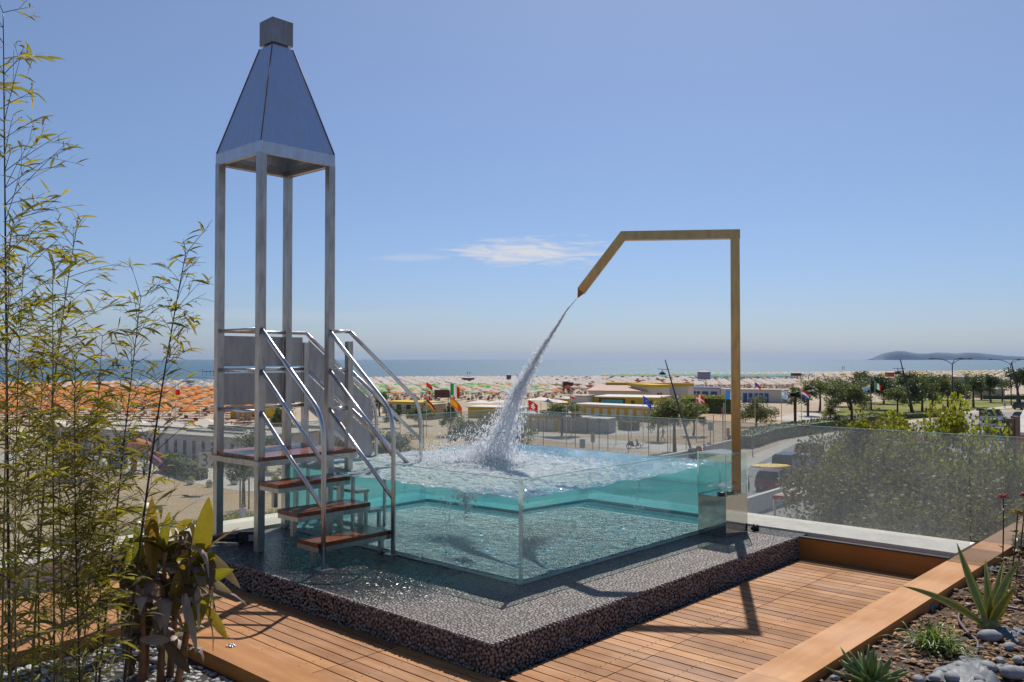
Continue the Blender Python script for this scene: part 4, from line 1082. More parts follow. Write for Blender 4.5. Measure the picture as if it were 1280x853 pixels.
def shx(x):
    x = max(-160, min(900, x)); return 318 + .62 * (x + 160) * 1.0 if x < 60 else 318 + .62 * 220 + .55 * (x - 60)
ss = [-900, -600, -300, -120, -45, -8, 0, 12, 60, 400]
for x in xs:
    for s_ in ss:
        if s_ <= 0: z = 0 if s_ < -8 else (-.0 if s_ < 0 else -.25)
        else: z = -.8 if s_ < 20 else (-2.5 if s_ < 100 else -6)
        vs.append((x, shx(x) + s_, GZ + z))
n = len(ss)
for i in range(len(xs) - 1):
    for j in range(n - 1): k = i * n + j; fs.append((k, k + n, k + n + 1, k + 1))
m.add(vs, fs, 0, False); structure(m.build('ground', M_BEACH))
def sea_mat():
    m, nt, out = newmat('sea_water'); nb = NB(nt)
    v = nb.coord('Object', (.02, .12, 1)); f = nb.noise(v, 1, 6, .6); v2 = nb.coord('Object', (.0016, .02, 1)); g = nb.noise(v2, 1, 4, .6)
    v3 = nb.coord('Object', (.3, .8, 1)); h = nb.noise(v3, 1, 5, .65)
    c = nb.ramp(g, [(.35, (.018, .085, .13)), (.65, (.035, .12, .165))])
    PB(nb, out, c, nb.ramp(f, [(.3, .32), (.7, .5)]), 0, nb.bump(h, .6, .5), .3); return m
m = MB(); vs = []; fs = []; ys = [-20, 200, 800, 3000, 9000, 15500]
for x in xs:
    for j, s_ in enumerate(ys): vs.append((x * (1 if j < 3 else 1.6), (shx(x) if j < 3 else 400) + s_, GZ - .16))
n = len(ys)
for i in range(len(xs) - 1):
    for j in range(n - 1): k = i * n + j; fs.append((k, k + n, k + n + 1, k + 1))
m.add(vs, fs); structure(m.build('sea', sea_mat()))
def sheet(name, poly, mat, lift, label=None):
    P = [gp(x, y) for x, y in poly]; m = MB(); m.add([(p.x, p.y, GZ + lift) for p in P], [tuple(range(len(P)))])
    o = m.build(name, mat); me = o.data
    if me.polygons[0].normal.z < 0: me.flip_normals()
    return structure(o, label)
sheet('sand_court', [(-700, 760), (-700, 600), (-250, 583), (100, 580), (200, 596), (290, 613), (360, 618), (420, 640), (470, 760)], M_SAND, .012)
sheet('sand_court', [(420, 620), (480, 548), (560, 540), (640, 545), (760, 545), (850, 545), (930, 545), (955, 540), (925, 562), (880, 572), (760, 610), (600, 640)], M_SAND, .012)
sheet('sand_court', [(840, 543), (850, 517), (1010, 520), (1075, 528), (1060, 545), (960, 541)], M_SAND, .008)
sheet('path', [(-250, 583), (-250, 568), (100, 568), (176, 572), (300, 590), (380, 598), (420, 640), (360, 618), (290, 613), (200, 596), (100, 580)], M_PATH, .02)
sheet('path', [(640, 545), (645, 540.5), (700, 544), (790, 552), (880, 558), (930, 549), (932, 556), (884, 572), (780, 562)], M_PATH, .020)
sheet('path', [(760, 545), (700, 538), (700, 534), (790, 537), (860, 533), (864, 536), (800, 542)], M_PATH, .024)
sheet('promenade', [(960, 525), (1000, 515), (1050, 519), (1130, 530), (1120, 536), (1040, 529)], M_PATH, .020)
sheet('road', [(600, 790), (800, 660), (890, 606), (950, 568), (1000, 553), (1080, 541), (1160, 525), (1196, 519.5), (1240, 516.5), (1310, 512), (1700, 500), (2400, 560), (2400, 900), (1400, 1100)], M_ROAD, .03)
sheet('pavement', [(930, 574), (990, 549.5), (1040, 541), (1110, 533), (1112, 535.5), (1045, 545), (995, 555), (945, 581), (820, 640), (770, 676), (760, 670), (820, 628)], M_PATH, .036)
sheet('lawn', [(1045, 529), (1050, 508), (1120, 500), (1200, 500.5), (1340, 501), (1600, 497), (1600, 503), (1310, 509), (1240, 513), (1196, 517), (1160, 522), (1120, 528)], M_LAWN, .02)
sheet('path', [(1196, 519.5), (1195, 516.5), (1225, 511.5), (1265, 507), (1320, 502), (1320, 505), (1270, 510), (1240, 513.5)], M_PATH, .034)
m = MB()
for (x0, y0, x1, y1) in ((950, 583, 1010, 566), (1010, 566, 1045, 559)):
    p, q = gp(x0, y0), gp(x1, y1); p.z = q.z = GZ + .034; m.bar(p, q, .14, .006)
structure(m.build('road_marking', M_WHITE))
# headland
prof = [(1088, 449.4), (1095, 446), (1103, 442), (1113, 440.2), (1122, 438.6), (1131, 439), (1141, 441.2), (1152, 442), (1163, 441.9), (1172, 440.6), (1184, 441), (1196, 442), (1207, 440.8), (1219, 440.9), (1231, 442), (1245, 443.6), (1262, 445), (1290, 446), (1340, 447.3), (1420, 448.5)]
m = MB(); vs = []; fs = []; D0 = 9000.0; rn = 9
rh = random.Random(2)
for i, (x, y) in enumerate(prof):
    zt_ = EYE + (HOR - y) * D0 / F; X = (x - CXP) / F * D0
    for j in range(rn):
        u_ = j / (rn - 1); h = (zt_ - GZ) * math.sin(math.pi * min(1, u_ * .5 / .45)) ** .7 if u_ < .9 else 0
        vs.append((X + (rh.uniform(-12, 12) if 0 < j < rn - 1 else 0), D0 - 110 + 250 * u_, GZ - .5 + max(0, h) * (1 if j == 4 else rh.uniform(.86, .99))))
for i in range(len(prof) - 1):
    for j in range(rn - 1): k = i * rn + j; fs.append((k, k + rn, k + rn + 1, k + 1))
m.add(vs, fs, 0, True)
HB = simple('headland', (.05, .07, .075), .95, var=.35, nscale=.004, coord='Object')
structure(m.build('headland', HB))

# ---------------- trees
M_TREE = [leaf_mat('tamarisk_leaf', [(.10, .13, .04), (.16, .18, .06), (.13, .14, .05)], .3, .6), leaf_mat('dark_tree_leaf', [(.05, .075, .028), (.08, .11, .035), (.11, .12, .04)], .25, .55), leaf_mat('bright_tree_leaf', [(.20, .22, .018), (.32, .31, .03), (.12, .15, .02), (.42, .34, .04)], .45, .45), leaf_mat('dull_tree_leaf', [(.13, .13, .05), (.20, .17, .055), (.09, .10, .04), (.26, .20, .06)], .35, .6)]
M_TRUNK = simple('trunk', (.09, .06, .045), .9, var=.4, nscale=5)
TREEV = {}
def tree_mesh(kind, var, n, leaf, flat=1.0):
    key = (kind, var, n, leaf, flat)
    if key in TREEV: return TREEV[key]
    rt = random.Random(100 + var * 7 + kind); m = MB()
    cl = []
    for i in range(38):
        d = rdir(rt, -.75, 1); k = rt.uniform(.2, .84); cl.append((Vector((d.x * k, d.y * k, d.z * k * flat)), rt.uniform(.16, .34)))
    for i in range(n):
        c, r_ = rt.choice(cl); p = c + rdir(rt) * r_ * rt.random() ** .4
        l = leaf * rt.uniform(.6, 1.3); d = (p.normalized() * .6 + rdir(rt)).normalized() if p.length > .01 else rdir(rt)
        s_ = d.cross(rdir(rt)); s_ = s_.normalized() * l * rt.uniform(.3, .5) if s_.length > .01 else Vector((l * .4, 0, 0))
        m.add([p - s_, p + d * l * .5 , p + s_, p - d * l * .5], [(0, 1, 2, 3)])
    cr = m.mesh('crown', M_TREE[kind]); TREEV[key] = (cr, cl); return TREEV[key]
def tree(x, yb, yt, wpx, kind, label, group, n=1500, var=0, trunk=.45, D=None, leaf=.10, cat='tree', zb=GZ, flat=1.0, name='tree'):
    if D is None: D = gp(x, yb).y
    base = Vector(((x - CXP) / F * D, D, zb)); top = EYE + (HOR - yt) * D / F; H_ = top - zb; r_ = wpx * D / F / 2
    ch = H_ * (1 - trunk); cz = H_ - ch * .5
    t = thing(name, label, cat, base, random.uniform(0, 6), group)
    me, cl = tree_mesh(kind, var, n, leaf, flat)
    o = bpy.data.objects.new('crown', me); COL.objects.link(o); o.parent = t; o.location = (0, 0, cz); o.scale = (r_ * 1.5, r_ * 1.5, ch * (.58 if name == 'tree' else .57))
    m = MB(); rt = random.Random(int(x)); tr = max(.05, H_ * .03)
    m.tube(bez(Vector((0, 0, -.1)), Vector((rt.uniform(-.1, .1) * H_, 0, cz * .5)), Vector((0, 0, cz)), 6), [tr * (1.25 - .12 * i) for i in range(7)], 7)
    for i in range(7):
        c, _ = cl[i * 3]; e = Vector((c.x * r_ * .8, c.y * r_ * .8, cz + c.z * ch * .45)); s0 = Vector((0, 0, cz * rt.uniform(.55, .95)))
        m.tube(bez(s0, (s0 + e) / 2 + Vector((0, 0, .1 * ch)), e, 4), [tr * .5, tr * .42, tr * .33, tr * .22, tr * .1], 5)
    m.build('trunk', M_TRUNK, t); return t
G1 = 'trees around the sand courts and park'
TR = [
 (843, 566, 494, 58, 0, 'large round tamarisk tree with forked trunk beside the leaning mast', .38, 0),
 (702, 545, 503, 40, 0, 'tamarisk tree in front of the yellow cabin row, left of the water spout', .45, 1),
 (945, 534, 496, 38, 0, 'low bushy tamarisk just to the right of the spout post', .05, 2),
 (1024, 514, 471, 40, 0, 'tree behind the small palm beyond the court', .3, 0),
 (1062, 536, 477, 46, 0, 'round headed tree in front of the blue and white flag', .35, 1),
 (1088, 512, 468, 44, 1, 'dark tree behind the Italian flag', .2, 2),
 (1121, 517, 482, 26, 0, 'small grey green tree on the lawn left of the leaning mast', .3, 0),
 (1139, 516, 474, 30, 1, 'dark tree beside the second leaning mast', .12, 1),
 (1152, 514, 470, 30, 0, 'bushy tree between the leaning mast and the street lamp', .1, 2),
 (1163, 511, 466, 26, 1, 'tall dark tree left of the triple street lamp', .15, 0),
 (1184, 512, 472, 22, 0, 'slim tree just left of the triple street lamp pole', .2, 1),
 (1199, 512, 474, 20, 0, 'small tree just right of the triple street lamp pole', .15, 2),
 (1216, 509, 466, 26, 1, 'tree with a tall crown in the middle of the lawn', .3, 0),
 (1238, 503, 470, 24, 1, 'umbrella shaped tree at the far side of the lawn', .42, 1),
 (1252, 502, 472, 16, 0, 'small tree next to the umbrella shaped tree', .45, 0),
 (1271, 507, 460, 34, 1, 'tall dark tree at the right edge of the lawn', .35, 2),
 (563, 545, 505, 26, 1, 'dark tree below the Spanish flag', .2, 1),
 (524, 532, 503, 30, 0, 'shrubby tree beneath the red flag', .1, 2),
 (492, 535, 506, 22, 1, 'shrubby tree behind the pool handrails', .1, 0),
 (475, 520, 490, 20, 1, 'dark bush behind the sloping steel panel', .1, 2),
 (590, 562, 520, 54, 1, 'broad bushy tree seen through the wet glass left of the water jet', .12, 0),
 (445, 572, 533, 60, 0, 'wide bushy tree seen through the glass between tower and handrails', .12, 1),
 (500, 575, 540, 50, 1, 'bush seen through the wet glass behind the handrails', .05, 2),
 (333, 590, 536, 56, 1, 'dark tree behind the tower deck', .25, 0),
 (352, 560, 505, 24, 0, 'tree visible between the tower posts under the steel panel', .3, 1),
 (306, 638, 562, 52, 1, 'young staked tree beyond the parapet between the two left tower posts', .48, 2),
 (100, 600, 560, 60, 1, 'bush beyond the bamboo near the pale cabins', .1, 1),
 (385, 610, 560, 60, 1, 'round tree behind the lower steps', .3, 1),
 (1044, 508, 474, 30, 1, 'dark tree between the two palms and the round headed tree', .1, 2),
 (1074, 503, 466, 34, 1, 'dark distant tree above the round headed tree', .1, 1),
 (1104, 505, 468, 30, 0, 'distant tree left of the leaning mast in the park', .1, 0),
 (1130, 503, 464, 30, 1, 'distant tall tree right behind the leaning mast lamp', .1, 2),
 (1174, 500, 468, 28, 0, 'distant tree behind the street lamp, paler than its neighbours', .1, 1),
 (1226, 500, 470, 24, 0, 'distant pale tree at the back of the lawn', .15, 2),
 (866, 545, 500, 26, 0, 'smaller tamarisk touching the right side of the round one', .2, 1),
 (822, 552, 505, 22, 0, 'slim tamarisk touching the left side of the round one', .25, 2),
 (640, 560, 522, 44, 0, 'bush behind the water jet seen through the glass', .1, 2),
]
for (x, yb, yt, wp, kd, lab, tk, vr) in TR: tree(x, yb, yt, wp, kd, lab, G1, 3000 if wp < 35 else 7500, vr, tk, leaf=.10 if wp < 35 else .065)
for k, xx in enumerate((301, 312)):
    m = MB(); b = gp(xx - 1, 637); m.tube([b, b + Vector((0, 0, 2.0))], .05, 6); tag(m.build('tree_stake', M_TRUNK), ('left' if k == 0 else 'right') + ' wooden stake holding the young tree', 'stake')
# palms
def palm(x, yb, yt, wpx, label, var):
    b = gp(x, yb); D = b.y; H_ = EYE + (HOR - yt) * D / F - GZ; r_ = wpx * D / F / 2; t = thing('palm_tree', label, 'palm tree', b, 0, 'palm trees'); rt = random.Random(var)
    m = MB(); m.tube([(0, 0, 0), (0, 0, H_ * .6)], [H_ * .035, H_ * .04], 8); m.build('trunk', M_TRUNK, t); m = MB()
    for i in range(64):
        d = rdir(rt, -.25, 1); L = r_ * rt.uniform(.8, 1.15); p0 = Vector((0, 0, H_ * .6)); p2 = p0 + Vector((d.x, d.y, d.z * .9)) * L; p2.z -= L * .25; pp = bez(p0, p0 + d * L * .6 + Vector((0, 0, L * .2)), p2, 7)
        for j in range(1, 8):
            for s_ in (-1, 1):
                sd_ = (pp[j] - pp[j - 1]).cross(Vector((0, 0, 1))).normalized() * s_; q = pp[j]; e = q + sd_ * L * .26 + (pp[j] - pp[j - 1]) * .6 - Vector((0, 0, L * .08)); w = (pp[j] - pp[j - 1]) * .42
                m.add([q - w, q + w, e], [(0, 1, 2)])
    m.build('fronds', M_TREE[2] if var % 2 else M_TREE[1], t)
palm(994, 527, 476, 36, 'tall date palm beyond the sand court right of the spout', 2)
palm(1038, 535, 505, 24, 'short bright green palm beside the seated group', 3)
palm(1010, 520, 474, 30, 'palm behind the tall date palm', 4)
# near garden trees behind the right glass
G2 = 'garden trees just below the terrace on the right'
NT = [(1078, 517, 170, 24, 'leftmost garden tree behind the stained glass, thin crowned against the road', 3, 9000, 0), (1122, 512, 190, 25, 'garden tree rising above the middle of the stained glass', 2, 16000, 1), (1180, 511, 150, 22, 'tallest bright leaved garden tree above the stained glass', 2, 16000, 2),
      (1232, 537, 150, 20, 'lower garden tree at the right end of the glass', 2, 10000, 0), (1292, 546, 130, 19, 'garden tree cut by the right frame edge', 2, 4200, 1),
      (1085, 556, 260, 17.5, 'lower spreading garden tree close behind the glass', 3, 14000, 2), (1190, 570, 300, 16, 'nearest garden tree close under the stained glass', 3, 15000, 0), (1046, 585, 120, 20, 'sparse low garden tree next to the red edged roof', 3, 2400, 1),
      (1130, 622, 300, 14.5, 'dark garden bush below the foot of the stained glass', 3, 12000, 2), (1240, 600, 260, 15, 'broad garden bush by the end pane of the glass', 3, 12000, 1)]
for i, (x, yt, wp, D, lab, kd, nn, vr) in enumerate(NT):
    tree(x, 0, yt, wp * .8, kd, lab, G2, int(nn * 1.7), vr + 10, [.42, .36, .5, .5][0 if D > 18 else 2], D=D, leaf=.046 if kd == 2 else .034, name='garden_tree')
# hedges
def hedge(pts, h, w, kind, label, seed, n=2500, leaf=.12):
    P = [gp(x, y) for x, y in pts]; c = P[0].copy(); t = thing('hedge', label, 'hedge', c); rt = random.Random(seed); m = MB(); k_ = MB(); L = [(P[i + 1] - P[i]).length for i in range(len(P) - 1)]
    for i in range(len(P) - 1):
        a_, b_ = P[i] - c, P[i + 1] - c; k_.bar(a_ + Vector((0, 0, h * .42)), b_ + Vector((0, 0, h * .42)), w * .8, h * .8)
        for _ in range(int(n * L[i] / sum(L))):
            u_ = rt.random(); p = a_ + (b_ - a_) * u_; d = rdir(rt, -.3, 1); q = p + Vector((d.x * w * .5, d.y * w * .5, h * (.5 + .52 * d.z))) + rdir(rt) * .1
            dd = rdir(rt); s_ = dd.cross(rdir(rt)).normalized() * leaf * .45; m.add([q - s_, q + dd * leaf * .6, q + s_, q - dd * leaf * .6], [(0, 1, 2, 3)])
    m.build('leaves', M_TREE[kind], t); k_.build('core', M_TREE[1], t)
hedge([(60, 694), (160, 684), (250, 672), (350, 658), (400, 650)], .95, 1.3, 2, 'long clipped green hedge just beyond the parapet on the left', 1, 7000, .10)
hedge([(208, 588), (228, 594), (250, 600)], 1.5, 1.6, 1, 'dark clipped hedge beside the sign board', 2, 1200, .14)
hedge([(851, 517), (880, 516), (915, 517)], 3.2, 3, 2, 'tall yellow green hedge behind the Danish flag', 3, 2600, .25)
hedge([(925, 560), (960, 549), (1010, 541), (1060, 534), (1100, 529)], 1.6, 3.2, 1, 'long hedge along the road seen through the stained glass', 5, 4500, .2)
hedge([(1095, 523), (1130, 523.5), (1178, 521)], .9, 1.5, 1, 'low dark hedge along the lawn edge', 6, 900, .16)
hedge([(1228, 499), (1262, 499.5), (1300, 500)], 1.2, 2, 1, 'low hedge on the far side of the lawn', 7, 700, .25)
hedge([(780, 537), (792, 538.5)], 1.4, 2.5, 1, 'low dark shrubs left of the round tamarisk', 8, 500, .16)
hedge([(838, 572), (862, 574)], .5, 2, 2, 'low green ground hedge at the foot of the round tamarisk', 9, 500, .12)

# ---------------- buildings
def mcol(name, c, r=.8, **k): return simple(name, c, r, **k)
C_YEL = mcol('yellow_render', (.62, .41, .02), var=.08); C_WHT = mcol('white_render', (.62, .58, .52), var=.08); C_LIL = mcol('lilac_white_render', (.56, .52, .56), var=.06); C_GRY = mcol('grey_cabinet', (.36, .36, .34)); C_PNK = mcol('pink_tile_roof', (.50, .33, .26), var=.1, nscale=2)
C_DRK = mcol('dark_door', (.03, .035, .05), .5); C_FLAT = mcol('flat_roof_felt', (.40, .36, .31), var=.25, nscale=.8); C_WDOOR = mcol('white_door', (.66, .62, .52)); C_TEAL = mcol('teal_paint', (.03, .22, .24)); C_BLU = mcol('blue_paint', (.03, .12, .35)); C_RED = mcol('red_paint', (.45, .03, .02)); C_BRN = mcol('brown_board', (.12, .04, .035)); C_ORG = mcol('orange_render', (.50, .19, .04)); C_TURQ = mcol('turquoise_panel', (.12, .42, .48))
def building(xl, yl, xr, yr, depth, h, wall, roof, label, doors=0, doorm=None, name='cabin_row', over=.25, rt_=.16, dw=.75, dh=.82, cat='building', group=None, d0=.06, d1=.94, slope=0.0, fascia=None):
    a, b = gp(xl, yl), gp(xr, yr); L = (b - a).length; ang = math.atan2((b - a).y, (b - a).x)
    t = thing(name, label, cat, a, ang, group)
    m = MB(); m.span(0, L, 0, depth, -.05, h); m.build('wall', wall, t)
    m = MB(); q = [(-over, -over, h + .002), (L + over, -over, h + .002), (L + over, depth + over, h + .002 + slope), (-over, depth + over, h + .002 + slope)]
    m.extr([Vector(p) for p in q], (0, 0, rt_)); ro = m.build('roof', roof, t)
    if fascia is not None:
        m = MB(); m.span(-over - .03, L + over + .03, -over - .05, -over - .005, h - .12, h + rt_ + .06); m.build('fascia', fascia, ro)
    for i in range(doors):
        x = L * (d0 + (d1 - d0) * (i + .5) / doors); m = MB(); m.span(x - dw / 2, x + dw / 2, -.035, -.004, .02, h * dh); m.build('door', doorm, t)
    return t, L
t, L = building(60, 560, 305, 581, 10, 2.35, C_LIL, C_FLAT, 'long low lilac white cabin row with dark doors on the left', 22, C_DRK, over=.5, dw=.42, dh=.80, d0=.02, d1=.97)
m = MB()
rr = random.Random(6)
for i in range(9):
    m = MB(); m.box((L * rr.random(), 2 + i * .8, 2.62), (rr.uniform(3, 9), .25, .12), Matrix.Rotation(rr.uniform(-.04, .04), 3, 'Z')); m.build('roof_strip', C_DRK, t)
building(715, 522, 823, 528, 5, 2.15, C_YEL, C_WHT, 'long row of yellow bathing cabins with pale doors in the centre', 9, C_WDOOR, dw=.95, dh=.8, fascia=C_WHT)
t, L = building(742, 512, 822, 514, 10, 2.4, C_YEL, C_WHT, 'yellow building with a turquoise panel behind the cabin row', 0)
m = MB(); m.span(L * .09, L * .50, -.05, -.01, .9, 2.2); m.build('sign_panel', C_BRN, t); m = MB(); m.span(L * .12, L * .47, -.09, -.052, 1.1, 2.0); m.build('turquoise_board', C_TURQ, t)
for f_ in (.62, .80, .9):
    m = MB(); m.span(L * f_ - .35, L * f_ + .35, -.05, -.01, 1.0, 1.9); m.build('window', mcol('green_window', (.02, .12, .05)), t)
t, L = building(736, 506.5, 816, 508, 9, 3.0, C_WHT, C_PNK, 'beach restaurant with a long pinkish awning roof and yellow fascia', 12, C_DRK, name='beach_restaurant', dw=.9, dh=.66, over=.5, rt_=.12, slope=1.0)
m = MB(); m.span(1.5, L + 7, 9, 11, 3.9, 4.6); m.build('upper_fascia', C_YEL, t); m = MB(); m.span(2, L + 6, 9.2, 17, .1, 3.88); m.build('rear_hall', C_WHT, t)
t, L = building(815, 508.5, 837, 508, 9, 4.0, C_WHT, C_YEL, 'white gable block with yellow roof edge at the right end of the restaurant', 0, over=.4, rt_=.5)
for q in (.22, .34):
    m = MB(); m.span(L * q * 1.3, L * q * 1.3 + .5, -.05, -.01, 1.9, 2.8); m.build('red_emblem', C_RED, t)
building(712, 513, 733, 513.5, 5, 2.7, C_WHT, C_FLAT, 'small white rendered block left of the restaurant', 0, name='service_block')
building(696, 510, 712, 511, 4, 1.8, C_YEL, C_WHT, 'small yellow block left of the white service block', 0, name='service_block')
building(700, 540, 733, 541.5, 3, 2.0, C_GRY, C_WHT, 'left grey cabinet in front of the yellow cabins', 0, name='storage_cabin', group='grey cabinets behind the glass', over=.1, rt_=.08)
building(735, 541.5, 760, 542.5, 3, 1.9, C_GRY, C_WHT, 'right grey cabinet in front of the yellow cabins', 0, name='storage_cabin', group='grey cabinets behind the glass', over=.1, rt_=.08)
building(640, 537, 697, 539, 5, 2.1, C_YEL, C_WHT, 'short row of yellow cabins with pale doors behind the water jet', 5, C_WDOOR, dw=.9, fascia=C_WHT)
building(585, 522, 650, 524, 5, 1.7, C_YEL, C_WHT, 'low yellow building with pale roof left of the water jet', 0, over=.3)
building(478, 516, 532, 518, 6, 1.9, C_WHT, C_YEL, 'white building with yellow roof edge seen between the handrails', 4, C_DRK, dw=1.0, fascia=C_YEL)
building(528, 524, 541, 524.5, 4, 2.3, mcol('cream_render', (.45, .33, .22)), C_FLAT, 'small cream hut beneath the red flag', 0, name='hut')
building(862, 498, 900, 499, 6, 2.6, C_WHT, C_BLU, 'white cabin block with a dark blue roof edge', 3, C_BLU, dw=1.6, dh=.7, d0=.1)
building(901, 500, 930, 500.5, 6, 2.5, C_WHT, C_FLAT, 'plain white cabin block left of the spout post', 2, C_WDOOR)
building(927, 503, 985, 504, 6, 2.8, C_WHT, C_FLAT, 'white cabin row with blue door right of the spout post', 5, C_BLU, dw=.9, dh=.75, d0=.02, d1=.6)
building(1102, 484, 1122, 484, 9, 3.2, C_WHT, C_WHT, 'distant white beach pavilion above the trees', 0, name='pavilion')
building(1193, 480, 1247, 480.5, 8, 2.8, mcol('blue_grey', (.30, .33, .40)), C_WHT, 'distant blue grey cabin row on the beach at the right', 0, name='cabin_row')
building(1140, 478, 1190, 478.5, 6, 2.4, C_YEL, C_WHT, 'distant yellow cabin row on the beach behind the street lamp', 0, name='cabin_row')
building(1228, 498, 1256, 498, 4, 2.2, C_GRY, C_WHT, 'grey kiosk by the lawn hedge', 1, C_DRK, name='kiosk')
building(340, 555, 420, 560, 6, 2.2, C_WHT, C_FLAT, 'pale cabins behind the steel tower', 6, C_ORG, dw=.8)
building(288, 523, 322, 524, 5, 2.4, C_YEL, C_WHT, 'small yellow kiosk seen under the steel panel', 2, C_WHT, name='kiosk')
# near things at the right: red edged roof, wall, slabs, orange house
t = thing('garden_roof', 'low garden roof with red edge seen through the stained glass', 'roof', at_z(965, 622, -5.6))
p = [at_z(x, y, -5.6) - at_z(965, 622, -5.6) for x, y in ((965, 622), (1045, 626), (1050, 605), (995, 611))]
m = MB(); m.extr(p, (0, 0, .10)); m.build('tiles', C_PNK, t); m = MB(); m.bar(p[0] + Vector((0, -.06, .03)), p[1] + Vector((0, -.06, .03)), .1, .2); m.build('red_edge', C_RED, t)
m = MB()
for q in p: m.tube([q * .93 + Vector((.2, .2, -2.4)), q * .93 + Vector((.2, .2, -.01))], .07, 6)
m.build('posts', C_WHT, t)
m = MB(); a, b = at_z(905, 632, -6.9), at_z(1022, 597, -6.9); m.bar(a + Vector((0, 0, -.5)), b + Vector((0, 0, -.5)), .3, 1.1); tag(m.build('garden_wall', C_WHT), 'pale garden wall running along the parked cars', 'wall')
t = thing('chimney_slab', 'pair of upright brown timber slabs at the right edge above the glass', 'slabs', at_d(1264, 560, 22))
m = MB(); m.span(-.12, .03, -.1, .1, -1.0, 1.0 - .25); m.build('slab', mcol('brown_timber', (.16, .10, .08)), t); m = MB(); m.span(.05, .18, -.1, .1, -1.0, 1.06 - .25); m.build('slab', mcol('brown_timber2', (.22, .15, .12)), t)
t = thing('orange_house', 'orange walled house corner with cream roof at the right frame edge', 'house', at_d(1271, 549, 30), -R(32))
m = MB(); m.span(.1, 6, 0, 5, -6.2, .15); m.build('wall', C_ORG, t); m = MB(); m.extr([Vector(v) for v in ((-.15, -.3, .16), (6.2, -.3, .16), (6.2, 2.5, 1.2), (.35, 2.5, 1.2))], (0, 0, .1)); m.build('roof', C_WHT, t)
# canopies at the left
for i, (x, yt, w_, lab) in enumerate(((66, 524, 38, 'leftmost cream canopy tent beyond the bamboo'), (96, 531, 26, 'small cream canopy tent, second from the left'), (142, 527, 30, 'cream canopy tent behind the dark bamboo canes'), (172, 524, 34, 'cream canopy tent with a peaked top left of the tower'), (214, 527, 36, 'flat cream canopy tent nearest to the tower on the left'), (258, 523, 40, 'cream canopy tent directly left of the tower post'))):
    D = 98.0; zt_ = EYE - (yt - HOR) * D / F; c = Vector(((x - CXP) / F * D, D, GZ)); w2 = w_ * D / F / 2; h = zt_ - GZ
    t = thing('canopy_tent', lab, 'canopy', c, .1, 'cream canopies by the beach'); m = MB(); m.add([(-w2, -2, h - .7), (w2, -2, h - .7), (w2, 2, h - .7), (-w2, 2, h - .7), (0, 0, h), (-w2, -2, h - .76), (w2, -2, h - .76), (w2, 2, h - .76), (-w2, 2, h - .76)], [(0, 1, 4), (1, 2, 4), (2, 3, 4), (3, 0, 4), (8, 7, 6, 5), (0, 5, 6, 1), (1, 6, 7, 2), (2, 7, 8, 3), (3, 8, 5, 0)]); m.build('canopy', mcol('cream_canvas', (.60, .53, .42), var=.05), t)
    for sx_ in (-1, 1):
        for sy_ in (-1, 1): m = MB(); m.tube([(sx_ * w2 * .94, sy_ * 1.9, 0), (sx_ * w2 * .94, sy_ * 1.9, h - .77)], .05, 5); m.build('post', M_TRUNK, t)
m = MB(); a = gp(0, 553); 
for i in range(34):
    x = -6 + i * 1.5; m.tube([(x, 0, 0), (x, 0, 2.3)], .05, 4); m.box((x, -2, 2.35), (.08, 4.4, .1))
m.bar((-6, 0, 2.28), (45, 0, 2.28), .1, .1); m.bar((-6, -4, 2.28), (45, -4, 2.28), .1, .1)
tag(m.build('timber_pergola', mcol('brown_pergola', (.20, .13, .08)), None, a, .03), 'long brown timber pergola in front of the orange beach umbrellas', 'pergola')
# restaurant umbrellas
def bigumb(x, yt, yb, w_, mat, lab):
    b = gp(x, yb); D = b.y; h = EYE - (yt - HOR) * D / F - GZ; r_ = w_ * D / F / 2; t = thing('parasol', lab, 'parasol', b)
    m = MB(); m.lathe([(r_, h - .55), (r_ * .98, h - .5), (.03, h)], (0, 0, 0), 8, sm=False); m.build('canopy', mat, t); m = MB(); m.tube([(0, 0, 0), (0, 0, h)], .04, 6); m.build('pole', C_WHT, t)
CV = mcol('white_canvas', (.66, .58, .50), var=.05)
bigumb(676, 496.5, 516, 40, CV, 'wide white parasol with low brim right of the water jet'); bigumb(697, 499.5, 515, 30, CV, 'second white parasol next to the small blue one'); bigumb(685, 498.6, 520, 9, C_BLU, 'small blue parasol in front of the white ones')
bigumb(600, 500, 518, 34, CV, 'white parasol left of the water jet above the yellow roof'); bigumb(624, 499.5, 516, 30, CV, 'white parasol partly hidden behind the water jet')
